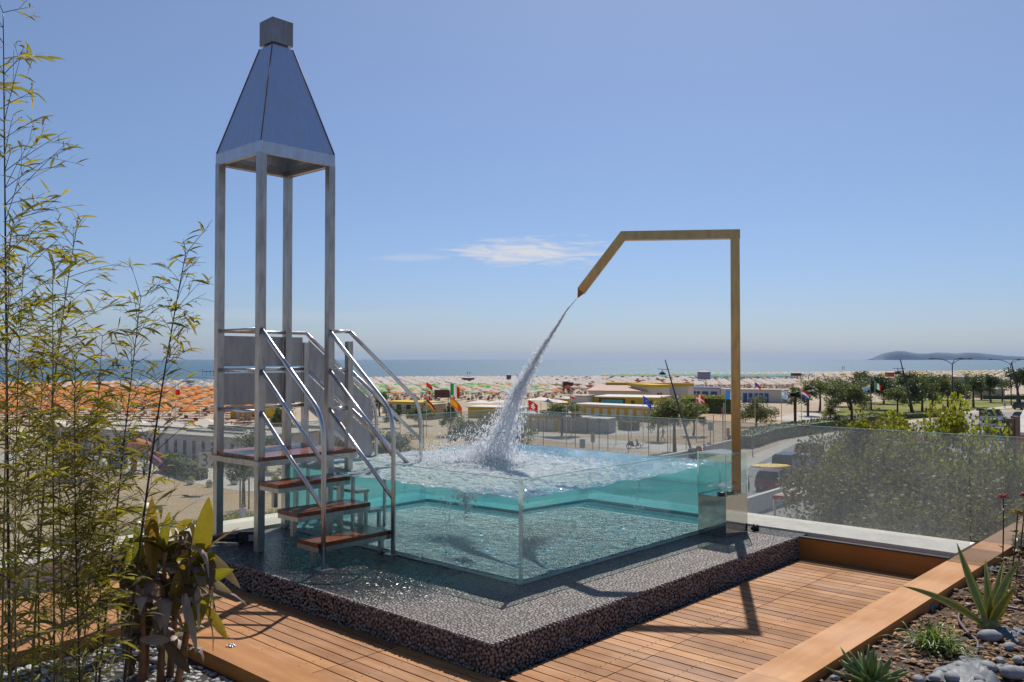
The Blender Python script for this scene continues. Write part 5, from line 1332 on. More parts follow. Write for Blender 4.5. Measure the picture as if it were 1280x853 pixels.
# brown sign board, red doors, lookout huts
def board(x0, y0, x1, y1, yb, mat, name, lab, cat):
    b = gp((x0 + x1) / 2, yb); D = b.y; w_ = (x1 - x0) * D / F; z0, z1 = [EYE - (y - HOR) * D / F - GZ for y in (y1, y0)]
    t = thing(name, lab, cat, b); m = MB(); m.span(-w_ / 2, w_ / 2, -.06, .06, z0, z1); m.build('board', mat, t)
    for s_ in (-1, 1): m = MB(); m.tube([(s_ * w_ * .4, 0, 0), (s_ * w_ * .4, 0, z0)], .07, 5); m.build('leg', M_TRUNK, t)
    return t
board(543, 487.5, 562, 497, 508, C_BRN, 'notice_board', 'dark red brown notice board beside the Italian flag', 'board')
def hut(x, yt, w_, hpx, yb, mat, lab):
    b = gp(x, yb); D = b.y; s_ = D / F; W_ = w_ * s_; H_ = hpx * s_; z1 = EYE - (yt - HOR) * s_ - GZ
    t = thing('lookout_hut', lab, 'lookout hut', b, .2, 'lifeguard huts and towers on the beach'); m = MB(); m.span(-W_ / 2, W_ / 2, -W_ / 2, W_ / 2, z1 - H_ * .8, z1 - H_ * .12); m.build('cabin', mat, t)
    m = MB(); m.lathe([(W_ * .8, z1 - H_ * .12 + .002), (W_ * .8, z1 - H_ * .06), (.1, z1)], (0, 0, 0), 4, sm=False); m.build('roof', C_WHT, t)
    for i in (-1, 1):
        for j in (-1, 1): m = MB(); m.tube([(i * W_ * .45, j * W_ * .45, 0), (i * W_ * .4, j * W_ * .4, z1 - H_ * .8)], .1, 4); m.build('leg', C_BRN, t)
    return t
hut(239, 474.5, 8, 9, 488, C_WHT, 'white lifeguard tower on the shore left of the steel tower'); hut(585, 471.5, 14, 8, 483, mcol('hut_brown', (.2, .13, .13)), 'flat brown hut on the shore with a flag'); hut(707, 476, 6, 11, 492, C_BRN, 'left of the two dark red beach changing towers'); hut(713.5, 477, 5, 11, 492, C_BRN, 'right of the two dark red beach changing towers')
hut(880, 464, 12, 13, 484, mcol('hut_blue', (.22, .22, .33)), 'grey blue lifeguard tower on the shore left of the spout post'); hut(636, 468, 5, 8, 482, mcol('hut_dark', (.1, .1, .13)), 'small dark lookout tower behind the water jet'); hut(995, 466, 9, 5, 477, C_BRN, 'small dark hut on the far white beach'); hut(1112, 465, 8, 8, 478, C_RED, 'red and white lookout on the far beach left of the mast')
# signs and posts by the court
b = gp(267, 616); D = b.y; s_ = D / F
t = thing('number_sign', 'white court sign board reading 37 on a thin post left of the tower', 'sign', b)
m = MB(); m.tube([(0, 0, 0), (0, 0, EYE - (549 - HOR) * s_ - GZ)], .035, 6); m.build('post', mcol('green_post', (.05, .09, .08)), t)
z0, z1 = EYE - (585 - HOR) * s_ - GZ, EYE - (565 - HOR) * s_ - GZ
m = MB(); m.span(-18.5 * s_, 3 * s_, -.05, -.036, z0, z1); sb_ = m.build('board', C_WHT, t)
cu = bpy.data.curves.new('digits', 'FONT'); cu.body = '37'; cu.size = 20 * s_ * 1.15; cu.extrude = .004; co = bpy.data.objects.new('digits_tmp', cu); COL.objects.link(co)
bpy.context.view_layer.update(); me = bpy.data.meshes.new_from_object(co.evaluated_get(bpy.context.evaluated_depsgraph_get())); COL.objects.unlink(co); bpy.data.objects.remove(co)
me.materials.clear(); me.materials.append(mcol('green_digits', (.02, .12, .08))); o = bpy.data.objects.new('digits', me); COL.objects.link(o); o.parent = sb_; o.location = (-17 * s_, -.058, z0 + .14); o.rotation_euler = (R(90), 0, 0)
t = thing('court_fence', 'tall wire fence with thin posts round the central sand court', 'fence', gp(500, 566))
a, b = gp(500, 566), gp(935, 560); c = gp(700, 575); pts = [a, gp(560, 571), gp(640, 578), gp(760, 582), gp(880, 570), gp(935, 556)]
for i in range(len(pts) - 1):
    p, q = pts[i] - a, pts[i + 1] - a; nn = max(2, int((q - p).length / 2.4))
    for k in range(nn):
        r_ = p + (q - p) * k / nn; m = MB(); m.tube([r_, r_ + Vector((0, 0, 4.0))], .035, 5); m.build('post', mcol('fence_post', (.07, .08, .08)) if (i, k) == (0, 0) else bpy.data.materials['fence_post'], t)
    m = MB()
    for z in (.1, 1.9, 3.95): m.tube([p + Vector((0, 0, z)), q + Vector((0, 0, z))], .012, 3)
    m.build('wire', bpy.data.materials['fence_post'], t)
def small_sign(x, yt, yb, w_, h_, mat, lab):
    b = gp(x, yb); s_ = b.y / F; z = EYE - (yt - HOR) * s_ - GZ; t = thing('information_sign', lab, 'sign', b); m = MB(); m.tube([(0, 0, 0), (0, 0, z)], .04, 6); m.build('post', C_DRK, t); m = MB(); m.span(-w_ * s_ / 2, w_ * s_ / 2, -.09, -.045, z - h_ * s_, z); m.build('panel', mat, t)
small_sign(888, 528, 567, 6, 10, C_GRY, 'grey sign panel on a post left of the spout'); small_sign(741, 541, 566, 5, 12, C_GRY, 'pale sign panel on a post behind the pool'); small_sign(728, 549, 562, 7, 11, C_GRY, 'squat grey box sign behind the pool'); small_sign(749, 523, 565, 5, 5, C_TEAL, 'small teal sign on a post by the cabinets'); small_sign(211, 562, 602, 5, 11, C_TEAL, 'teal panel on a post beside the hedge at the left'); small_sign(910, 535, 560, 4, 11, C_ORG, 'orange panel beside the low white wall'); small_sign(1225, 511, 548, 9, 2.5, C_BRN, 'dark short lamp head on a pole above the parked cars'); small_sign(166, 560, 602, 4, 6, C_BLU, 'blue panel by the coloured playground')
t = thing('low_wall', 'low white balustered wall beyond the pool behind the spout', 'wall', gp(828, 584)); p0_ = gp(828, 584)
for (xa, ya, xb, yb_) in ((828, 584, 862, 577), (881, 571, 935, 557)):
    p, q = gp(xa, ya) - p0_, gp(xb, yb_) - p0_; m = MB(); m.bar(p + Vector((0, 0, 1.0)), q + Vector((0, 0, 1.0)), .3, .14); m.bar(p + Vector((0, 0, .08)), q + Vector((0, 0, .08)), .3, .16); nn = int((q - p).length / .35)
    for k in range(nn + 1): r_ = p + (q - p) * k / nn; m.lathe([(.07, .16), (.11, .4), (.06, .7), (.09, .93)], r_, 6)
    m.build('balusters', C_WHT, t)
b = gp(866, 579); m = MB(); m.lathe([(.36, 0), (.42, .1), (.45, 1.2), (.48, 1.22), (.40, 1.32)], (0, 0, 0), 12); t = thing('waste_bin', 'dark round waste bin at the foot of the leaning mast', 'bin', b); m.build('bin', C_DRK, t); m = MB(); m.lathe([(.40, 1.33), (.1, 1.45)], (0, 0, 0), 12); m.build('lid', C_GRY, t)
# scooters / bicycles
def bike(x, y, ang, mat, lab, name='motor_scooter'):
    b = gp(x, y); t = thing(name, lab, 'scooter' if name != 'bicycle' else 'bicycle', b, ang)
    for dx_ in (-.55, .55):
        m = MB(); m.tube([(dx_ + .27 * math.cos(k * .5236), 0, .29 + .27 * math.sin(k * .5236)) for k in range(13)], .045, 5); m.build('wheel', C_DRK, t)
    m = MB()
    if name == 'bicycle':
        m.tube([(-.55, 0, .29), (-.1, 0, .35), (.4, 0, .75), (.55, 0, .29)], .02, 5); m.tube([(-.1, 0, .35), (-.2, 0, .85), (.4, 0, .75)], .02, 5); m.tube([(-.55, 0, .29), (-.2, 0, .75)], .018, 5)
    else:
        m.box((-.35, 0, .55), (.7, .3, .35), None, 0, .8); m.box((.02, 0, .3), (.5, .28, .1)); m.box((.42, 0, .62), (.12, .38, .7), Matrix.Rotation(-.25, 3, 'Y'), 0, .7)
    m.build('frame', mat, t); m = MB(); m.box((-.35, 0, .8 if name != 'bicycle' else .9), (.45 if name != 'bicycle' else .22, .22, .09)); m.build('seat', C_DRK, t)
    m = MB(); m.tube([(.33, -.3, 1.02), (.4, 0, 1.0), (.33, .3, 1.02)], .025, 5); m.tube([(.4, 0, 1.0), (.46, 0, .7)], .025, 5); m.build('handlebar', C_DRK, t)
bike(877, 568, .4, C_RED, 'red scooter parked by the low white wall'); bike(884, 566, .9, C_DRK, 'black scooter next to the red one by the white wall'); bike(792, 561, .2, C_DRK, 'dark scooter parked behind the pool left of the tamarisk'); bike(935, 613, 1.2, C_DRK, 'bicycle leaning by the wall left of the red car', 'bicycle'); bike(941, 571, 1.3, C_GRY, 'bicycle by the hedge right of the spout post', 'bicycle')
# playground
t = thing('playground', 'coloured play equipment beyond the bamboo at the left', 'playground', gp(172, 590)); 
def pp_(nm, f, mat): m = MB(); f(m); m.build(nm, mat, t)
pp_('tower_roof', lambda m: m.lathe([(1.3, 2.1), (1.1, 2.5), (.1, 2.9)], (0, 0, 0), 8), mcol('coral', (.62, .13, .05)))
pp_('slide', lambda m: m.tube([(1, -.3, 1.5), (2.2, -.6, .7), (3.2, -.8, .3)], .35, 8), mcol('purple', (.30, .08, .25)))
pp_('blue_panel', lambda m: m.span(-2.6, -.9, -.1, .1, .3, 1.5), C_BLU)
pp_('orange_arch', lambda m: m.tube([(-.3, 0, 0), (-.2, 0, 1.4), (.9, 0, 1.9), (2, 0, 1.4), (2.1, 0, 0)], .22, 8), mcol('orange_plastic', (.65, .2, .05)))
pp_('legs', lambda m: [m.tube([(i, j, 0), (i, j, 2.1)], .07, 5) for i in (-1, 1) for j in (-1, 1)], C_TEAL)
# bowl planters
POT = [(238, 606, 11), (262, 609, 9), (293, 606, 12), (236, 596, 9), (254, 599, 9), (344, 604, 10), (182, 589, 10)]
for i, (x, y, w_) in enumerate(POT):
    b = gp(x, y); r_ = w_ * b.y / F / 2; t = thing('bowl_planter', ['pale bowl planter with yellowing plant nearest the sign post', 'small pale bowl planter just right of the 37 sign post', 'pale bowl planter with yellow green plant between the tower posts', 'bowl planter against the dark hedge', 'bowl planter directly behind the number sign', 'bowl planter half hidden behind the steps of the tower', 'bowl planter in front of the coloured playground'][i], 'planter', b, 0, 'bowl planters on the pale path')
    m = MB(); m.lathe([(r_ * .5, 0), (r_ * .8, r_ * .3), (r_, r_ * .95), (r_ * .92, r_), (r_ * .88, r_ * .9)], (0, 0, 0), 14); m.build('bowl', C_WHT, t)
    m = MB(); rt = random.Random(i)
    for _ in range(160): d = rdir(rt, 0, 1); q = Vector((0, 0, r_ * .9)) + d * r_ * rt.uniform(.3, 1.1); dd = rdir(rt); s2 = dd.cross(rdir(rt)).normalized() * .05; m.add([q - s2, q + dd * .12, q + s2], [(0, 1, 2)])
    m.build('plant', M_TREE[2], t)
# ------------------------------------------------------------------ flags, lamps, masts
def flagmat(c):
    k = 'flag_%d_%d_%d' % tuple(int(v * 100) for v in c)
    return bpy.data.materials.get(k) or leaf_flag(k, c)
def leaf_flag(k, c):
    m, nt, out = newmat(k); nb = NB(nt); d = nb.n('ShaderNodeBsdfDiffuse'); d.inputs[0].default_value = (*c, 1); t = nb.n('ShaderNodeBsdfTranslucent'); t.inputs[0].default_value = (*c, 1); mx = nb.n('ShaderNodeMixShader'); mx.inputs[0].default_value = .3; nb.l(d.outputs[0], mx.inputs[1]); nb.l(t.outputs[0], mx.inputs[2]); nb.l(mx.outputs[0], out.inputs['Surface']); return m
W_, R_, G_, B_, Y_, K_, LB_ = (.75, .73, .70), (.62, .03, .02), (.02, .28, .08), (.03, .08, .40), (.75, .42, .02), (.02, .02, .02), (.15, .35, .60); O_ = (.7, .14, .03)
PAT = {
 'italy': lambda u, v: G_ if u < .33 else (W_ if u < .67 else R_), 'spain': lambda u, v: Y_ if .25 < v < .75 and u < .55 else O_,
 'swiss': lambda u, v: W_ if (abs(u - .5) < .09 and abs(v - .5) < .3) or (abs(v - .5) < .12 and abs(u - .5) < .24) else R_,
 'eu': lambda u, v: Y_ if abs(math.hypot((u - .5) * 1.5, v - .5) - .30) < .045 and int((math.atan2(v - .5, (u - .5) * 1.5) + 3.2) * 12 / 6.28 * 2) % 2 == 0 else B_,
 'danish': lambda u, v: W_ if abs(u - .38) < .08 or abs(v - .5) < .11 else R_, 'dutch': lambda u, v: R_ if v > .66 else (W_ if v > .33 else B_),
 'bluewhite': lambda u, v: (.05, .22, .55) if u < .55 else W_, 'israel': lambda u, v: LB_ if .1 < v < .24 or .76 < v < .9 or (abs(math.hypot((u - .5) * 1.5, v - .5) - .17) < .05) else W_,
 'sanmarino': lambda u, v: W_ if v > .5 else LB_, 'red': lambda u, v: R_, 'german': lambda u, v: K_ if v > .66 else (R_ if v > .33 else Y_), 'redwhite': lambda u, v: W_ if v > .5 else R_, 'norway': lambda u, v: W_ if abs(u - .38) < .05 or abs(v - .5) < .08 else R_, 'bluered': lambda u, v: B_ if u < .4 else R_}
def flagpole(x, yt, yb, flags, label, poler=.04, D=None, group='flagpoles along the sand courts'):
    b = gp(x, yb) if D is None else Vector(((x - CXP) / F * D, D, GZ)); D = b.y; s_ = D / F; H_ = EYE - (yt - HOR) * s_ - GZ
    t = thing('flagpole', label, 'flagpole', b, 0, group); m = MB(); m.tube([(0, 0, 0), (0, 0, H_)], [poler * 1.3, poler * .7], 6); m.build('pole', C_WHT, t)
    for (pat, w_, h_, y0, droop) in flags:
        z1 = EYE - (y0 - HOR) * s_ - GZ; W2, H2 = w_ * s_, h_ * s_; NU, NV = 18, 12; vs = []; fs = []; cols = []; mats = []; mi = []
        for i in range(NU + 1):
            for j in range(NV + 1):
                u_, v_ = i / NU, j / NV
                vs.append((W2 * u_ * (1 - .25 * droop * u_), .10 * H2 * math.sin(u_ * 7 + v_ * 2) * u_ ** .5, z1 - H2 * (1 - v_) * (1 - .15 * droop * u_) - droop * W2 * u_ ** 1.3))
        for i in range(NU):
            for j in range(NV):
                c = PAT[pat]((i + .5) / NU, (j + .5) / NV)
                if c not in cols: cols.append(c)
                k = i * (NV + 1) + j; fs.append((k, k + NV + 1, k + NV + 2, k + 1)); mi.append(cols.index(c))
        m = MB(); m.add(vs, fs, 0, True); m.m = mi; m.build('flag', [flagmat(c) for c in cols], t)
flagpole(563, 477, 556, [('italy', 13, 15, 479, .5), ('spain', 18, 12, 496, .8)], 'flagpole with an Italian flag above a yellow and red one')
flagpole(533, 477, 545, [('red', 9, 6, 478, .7), ('norway', 5, 12, 488, .2), ('german', 14, 6, 499, .9)], 'flagpole with a red flag at the top and two more below it')
flagpole(660, 497, 556, [('swiss', 14, 11, 500, .5)], 'flagpole with a red flag bearing a white cross right of the water jet')
flagpole(804, 493, 556, [('eu', 13, 9, 495, .8)], 'flagpole with a blue starred flag before the yellow cabins')
flagpole(870.5, 488, 549, [('danish', 12, 11, 492, .5)], 'flagpole with a red flag with white cross left of the spout post')
flagpole(907, 486, 549, [('bluewhite', 11, 11, 488, .1)], 'flagpole with a blue and white flag just left of the spout post')
flagpole(944, 470, 540, [('bluered', 9, 5, 478, .7)], 'dark flagpole with a small blue and red flag right of the spout post')
flagpole(977, 484, 541, [('israel', 10, 10, 487, .6)], 'flagpole with a white and light blue striped flag')
flagpole(1002, 484, 539, [('dutch', 11, 8, 487, .6)], 'flagpole with a red white and blue flag by the palm')
flagpole(1088, 472, 526, [('sanmarino', -9, 6, 481, -.4)], 'flagpole with a white and pale blue flag on the right')
flagpole(1094, 476, 526, [('italy', 9, 8, 478, .5)], 'flagpole with an Italian flag above the park trees')
flagpole(219, 477, 540, [('redwhite', 5, 14, 480, .1)], 'distant flagpole with a red and white flag above the orange umbrellas', group='flags on the beach')
flagpole(584, 464, 484, [('italy', 4, 2.5, 465, .1)], 'tiny Italian flag on the shoreline hut', group='flags on the beach')
flagpole(646, 465, 495, [('bluered', 6, 6, 468, .3)], 'small blue and red flag just left of the water jet', group='flags on the beach')
flagpole(714, 491, 545, [('redwhite', 5, 5, 493, .4)], 'small red and white flag by the white block', group='flags on the beach')
flagpole(1053, 457, 482, [('italy', 3, 4, 458, .1)], 'tiny green flag on the far white beach', group='flags on the beach')
for i, (x, yt, yb) in enumerate(((708, 507, 560), (770, 510, 556), (789, 512, 548), (719, 505, 552), (838, 515, 560), (905, 504, 548))):
    b = gp(x, yb); m = MB(); m.tube([b, b + Vector((0, 0, EYE - (yt - HOR) * b.y / F - GZ))], .045, 6)
    tag(m.build('bare_pole', C_WHT), ['thin white pole in front of the grey cabinets', 'thin white pole before the middle of the yellow cabins', 'thin white pole just left of the starred flag', 'thin white pole at the left end of the yellow cabins', 'thin white pole in front of the round tamarisk', 'thin pole beside the blue and white flag'][i], 'pole', 'bare poles round the court')
def triple(x, yb, yt, lab, sc=1.0):
    b = gp(x, yb); s_ = b.y / F; H_ = EYE - (yt - HOR) * s_ - GZ; t = thing('street_lamp', lab, 'street lamp', b, 0, 'three armed street lamps')
    m = MB(); m.tube([(0, 0, 0), (0, 0, 1), (0, 0, H_ - .9)], [.16, .13, .09], 8); m.build('pole', C_DRK, t)
    for k, (dx_, dy_) in enumerate(((-23, 2), (6, -5), (20, 2))):
        e = Vector((dx_ * s_, dy_ * s_ * .4, H_ + .1)); m = MB(); m.tube(bez(Vector((0, 0, H_ - 1.0)), Vector((dx_ * s_ * .35, 0, H_ + .1)), e, 8), .06, 6); ar = m.build('arm', C_DRK, t)
        m = MB(); sg = 1 if dx_ > 0 else -1; m.blob(e + Vector((sg * .35, 0, 0)), (.55, .22, .13), None, 0, fine=True); m.build('lamp_head', C_DRK, ar)
triple(1191, 517, 449, 'three armed street lamp standing in the lawn'); triple(1264, 507, 450, 'three armed street lamp at the right edge with one arm cut by the frame')
def mast(xb, yb, xt, yt, lab, side=-1):
    b = gp(xb, yb); s_ = b.y / F; top = Vector(((xt - xb) * s_, 0, EYE - (yt - HOR) * s_ - GZ)); t = thing('leaning_mast', lab, 'light mast', b, 0, 'leaning dark light masts')
    m = MB(); m.tube([Vector((0, 0, 0)), top * .5, top], [.13 * s_ * 12, .10 * s_ * 12, .05 * s_ * 12], 8); m.build('mast', C_DRK, t)
    c = top + Vector((-3.5 * s_, 0, -17 * s_)); m = MB(); m.tube([c + Vector((-6 * s_, 0, 5.5 * s_)), c + Vector((9 * s_, 0, 5.0 * s_))], .35 * s_, 5); m.tube([c, c + Vector((0, 0, 5.4 * s_))], .4 * s_, 5); ar = m.build('cross_arm', C_DRK, t)
    m = MB(); m.lathe([(.2 * s_, 3.0 * s_), (1.6 * s_, 2.4 * s_), (4.6 * s_, -.6 * s_), (4.7 * s_, -1.2 * s_), (2 * s_, -1.6 * s_)], c, 12); m.build('lamp_dish', C_DRK, ar)
mast(868, 577, 832, 450, 'tallest leaning mast with a dish lamp, beside the round tamarisk'); mast(1142, 519, 1126, 449, 'leaning mast with a lamp among the park trees')
mast(1277, 512, 1265, 453, 'leaning mast with a lamp at the far right edge')
# ------------------------------------------------------------------ cars
def car(loc, ang, col, lab, kind='car', roofload=None):
    t = thing('parked_car', lab, 'car', loc, ang, 'parked cars'); L = 4.2; W2 = .86
    cm = mcol('car_paint_%d' % (len(bpy.data.materials)), col, .25, var=.03); gm = bpy.data.materials.get('car_glass') or simple('car_glass', (.03, .04, .05), .08)
    H_ = 1.95 if kind == 'van' else 1.45
    low = [(-2.1, .32), (-2.12, .62), (-2.02, .86), (-1.2 if kind != 'van' else -2.0, .93), (.75, .95), (1.75, .80), (2.08, .62), (2.1, .34)]
    m = MB(); vs = []; rows = [(-W2, .0), (-W2 * .97, .05), (W2 * .97, .05), (W2, .0)]
    secs = [(-W2, .92), (-W2 * 1.0, 1.0), (W2 * 1.0, 1.0), (W2, .92)]
    n = len(low)
    for (y, k) in ((-W2, .96), (-W2 + .10, 1.0), (W2 - .10, 1.0), (W2, .96)):
        for (x, z) in low: vs.append((x * k, y, .32 + (z - .32) * (k if k < 1 else 1.0)))
    fs = []
    for r_ in range(3):
        for i in range(n): j = (i + 1) % n; fs.append((r_ * n + i, r_ * n + j, (r_ + 1) * n + j, (r_ + 1) * n + i))
    fs += [tuple(reversed(range(n))), tuple(range(3 * n, 4 * n))]; m.add(vs, fs); bd = m.build('body', cm, t)
    cab = [(-1.85, .90), (-1.55 if kind != 'van' else -1.95, H_ - .04), (-1.3, H_), (.15 if kind != 'van' else .6, H_), (1.0 if kind != 'van' else 1.3, .92)]
    m = MB(); a = [Vector((x, -W2 * (.96 if z < 1 else .78), z)) for x, z in cab]; b = [Vector((x, W2 * (.96 if z < 1 else .78), z)) for x, z in cab]; n = len(cab)
    m.add(a + b, [tuple(range(n)), tuple(reversed(range(n, 2 * n)))] + [((i + 1) % n, i, n + i, n + (i + 1) % n) for i in range(n)]); m.build('windows', gm, t)
    m = MB(); m.box(((cab[2][0] + cab[3][0]) / 2, 0, H_ + .012), (cab[3][0] - cab[1][0] + .15, W2 * 1.56, .05))
    for s_ in (-1, 1):
        for (x0, z0), (x1, z1) in ((cab[0], cab[1]), (cab[4], cab[3])): m.bar((x0, s_ * W2 * .955, z0), (x1, s_ * W2 * .79, z1), .09, .06)
        m.bar((-.35, s_ * W2 * .96, .93), (-.35, s_ * W2 * .79, H_), .09, .05)
    m.build('roof', cm, t)
    for x in (-1.3, 1.32):
        for s_ in (-1, 1):
            m = MB(); m.lathe([(.20, -.11), (.31, -.10), (.32, 0), (.31, .10), (.20, .11)], (0, 0, 0), 14); o = m.build('wheel', M_BLACK, t); o.rotation_euler = (R(90), 0, 0); o.location = (x, s_ * (W2 - .07), .32)
            m2 = MB(); m2.lathe([(.19, -.115), (.19, .115)], (0, 0, 0), 10); m2.build('rim', M_TUBE, o)
    for s_ in (-1, 1):
        m = MB(); m.box((2.03, s_ * .62, .66), (.1, .32, .14)); m.build('headlight', C_WHT, t); m = MB(); m.box((-2.05, s_ * .66, .74), (.08, .26, .16)); m.build('tail_light', C_RED, t)
    return t
car(gp(966, 611), 1.05, (.22, .02, .03), 'dark red car with a yellow surfboard on its roof, by the garden wall'); 
b = gp(961, 611); m = MB(); m.blob((0, 0, 1.66), (1.6, .42, .06), None, 0, fine=True); sbo = m.build('surfboard', mcol('yellow_board', (.85, .50, .01), .6), None, b, .05); sbo.rotation_euler.x = .3; sbo.location.z += .18; tag(sbo, 'yellow surfboard lying across the roof of the dark red car', 'surfboard')
car(gp(985, 596), 1.0, (.02, .03, .07), 'dark navy van parked between the red and the blue car', 'van'); car(gp(1005, 588), 1.0, (.05, .12, .32), 'blue car parked behind the navy van'); car(gp(978, 606), 1.0, (.30, .03, .04), 'bright red car bonnet beside the garden wall'); car(gp(1012, 572), .9, (.03, .03, .035), 'black car further up the road at the bush edge')
car(gp(1241, 527), .3, (.62, .62, .62), 'white van like car at the back of the car park', 'van'); car(gp(1246, 537), .25, (.55, .57, .60), 'silver car in the middle row of the car park'); car(gp(1244, 550), 2.6, (.07, .10, .20), 'dark blue car at the front of the car park'); car(gp(1262, 548), 2.6, (.68, .68, .66), 'white car next to the dark blue one at the front')
car(gp(1276, 536), .2, (.60, .60, .62), 'pale car at the right edge of the car park'); car(gp(1283, 527), .2, (.03, .04, .10), 'navy car cut by the right frame edge'); car(gp(1279, 512), .4, (.04, .04, .05), 'dark car on the road at the far right')
# ------------------------------------------------------------------ people
def person(loc, face, pose, shirt, short, lab, hair=(.03, .02, .015), scale=1.0):
    J = {'stand': dict(hip=(0, 0, .93), chest=(0, 0, 1.33), neck=(0, 0, 1.50), head=(0, .02, 1.64), kl=(.10, .02, .50), fl=(.11, -.02, .05), kr=(-.10, .06, .50), fr=(-.11, .0, .05), el=(.26, .0, 1.12), hl=(.27, .12, .88), er=(-.26, 0, 1.12), hr=(-.27, .12, .88)),
         'walk': dict(hip=(0, 0, .92), chest=(0, .02, 1.32), neck=(0, .03, 1.49), head=(0, .06, 1.63), kl=(.09, .20, .52), fl=(.09, .30, .07), kr=(-.09, .0, .50), fr=(-.09, -.30, .10), el=(.25, -.14, 1.14), hl=(.25, -.16, .90), er=(-.25, .12, 1.14), hr=(-.25, .30, .95)),
         'sit': dict(hip=(0, 0, .16), chest=(0, .04, .52), neck=(0, .06, .70), head=(0, .10, .84), kl=(.14, .42, .42), fl=(.12, .62, .06), kr=(-.14, .42, .42), fr=(-.12, .62, .06), el=(.25, .16, .38), hl=(.16, .38, .40), er=(-.25, .16, .38), hr=(-.16, .38, .40))}[pose]
    V = []; E = []; RR = []
    def v(p, r_): V.append(p); RR.append(r_); return len(V) - 1
    hip = v(J['hip'], .15); h = Vector(J['hip']); c = Vector(J['chest']); bl = v(tuple((h + c) / 2), .135); ch = v(J['chest'], .155); nk = v(J['neck'], .06); hd = v(J['head'], .105); tp = v(tuple(Vector(J['head']) + Vector((0, 0, .09))), .07)
    E += [(hip, bl), (bl, ch), (ch, nk), (nk, hd), (hd, tp)]
    for s_, k, f, e_, ha in ((1, 'kl', 'fl', 'el', 'hl'), (-1, 'kr', 'fr', 'er', 'hr')):
        th = v((h.x + s_ * .10, h.y + .01, h.z - .06), .09); kn = v(J[k], .06); ft = v(J[f], .042); toe = v((J[f][0], J[f][1] + .15, J[f][2] - .01), .035); E += [(hip, th), (th, kn), (kn, ft), (ft, toe)]
        sh = v((c.x + s_ * .17, c.y, c.z + .08), .06); eb = v(J[e_], .042); hn = v(J[ha], .034); fg = v((J[ha][0], J[ha][1] + .04, J[ha][2] - .08), .025); E += [(ch, sh), (sh, eb), (eb, hn), (hn, fg)]
    me = bpy.data.meshes.new('person'); me.from_pydata(V, E, []); o = bpy.data.objects.new('tmp', me); COL.objects.link(o)
    md = o.modifiers.new('s', 'SKIN'); 
    for i, r_ in enumerate(RR): me.skin_vertices[0].data[i].radius = (r_, r_ * .85)
    me.skin_vertices[0].data[0].use_root = True
    o.modifiers.new('u', 'SUBSURF').levels = 1; bpy.context.view_layer.update()
    m2 = bpy.data.meshes.new_from_object(o.evaluated_get(bpy.context.evaluated_depsgraph_get())); bpy.data.objects.remove(o)
    m2.materials.clear()
    for cc, nm in (((.42, .24, .16), 'skin'), (shirt, 'shirt_%d' % len(bpy.data.materials)), (short, 'shorts_%d' % len(bpy.data.materials)), (hair, 'hair')): m2.materials.append(bpy.data.materials.get(nm) or mcol(nm, cc))
    for p in m2.polygons:
        c_ = p.center; p.use_smooth = True
        if c_.z > J['head'][2] + .02 and c_.y < J['head'][1] + .05: p.material_index = 3
        elif c_.z > J['neck'][2] - .02: p.material_index = 0
        elif c_.z > h.z + .03 and (abs(c_.x) < .22 or c_.z > J['el'][2] + .05): p.material_index = 1
        elif (pose != 'sit' and c_.z > .58 and abs(c_.x) < .22) or (pose == 'sit' and c_.y < .25 and c_.z < .33): p.material_index = 2
        else: p.material_index = 0
    ob = bpy.data.objects.new('person', m2); COL.objects.link(ob); ob.location = loc; ob.rotation_euler.z = face; ob.scale = (scale,) * 3
    return tag(ob, lab, 'person')
person(gp(829, 552), 1.2, 'walk', (.45, .25, .18), (.08, .05, .05), 'bare chested person walking across the sand court behind the pool')
person(gp(1256, 511), 2.6, 'walk', (.65, .60, .60), (.12, .05, .06), 'person in a white top walking on the path by the lawn')
person(gp(303, 668), .4, 'stand', (.62, .60, .72), (.12, .12, .15), 'person in a white shirt standing at the hedge between the tower posts', (.10, .05, .03))
person(gp(1014, 537), .5, 'stand', (.25, .28, .35), (.03, .03, .04), 'person standing behind the seated group on the sand', scale=.95)
for i, (x, y, c) in enumerate(((1009, 538, (.03, .03, .04)), (1022, 538, (.05, .10, .12)), (1026, 537, (.08, .30, .42)), (1034, 538, (.05, .25, .15)), (1043, 538, (.35, .05, .05)), (1048, 536, (.5, .35, .4)))):
    person(gp(x, y), random.uniform(2, 4), 'sit', c, (.05, .05, .07), ['seated person in black at the left of the group on the sand', 'seated person in dark teal in the group on the sand', 'seated person in a bright blue top in the group', 'seated person in a green top in the group', 'seated person in a dark red top in the group', 'seated person in pink at the right end of the group'][i], scale=1.15)
person(gp(1158, 521), .5, 'stand', (.45, .05, .15), (.1, .1, .3), 'person in a pink top standing by the low hedge on the lawn'); person(gp(883, 509), 1, 'stand', (.05, .25, .12), (.05, .05, .05), 'person in green by the tall yellow green hedge'); person(gp(903, 522), 2, 'walk', (.35, .12, .10), (.1, .05, .1), 'person in a dark red top near the pole left of the spout')
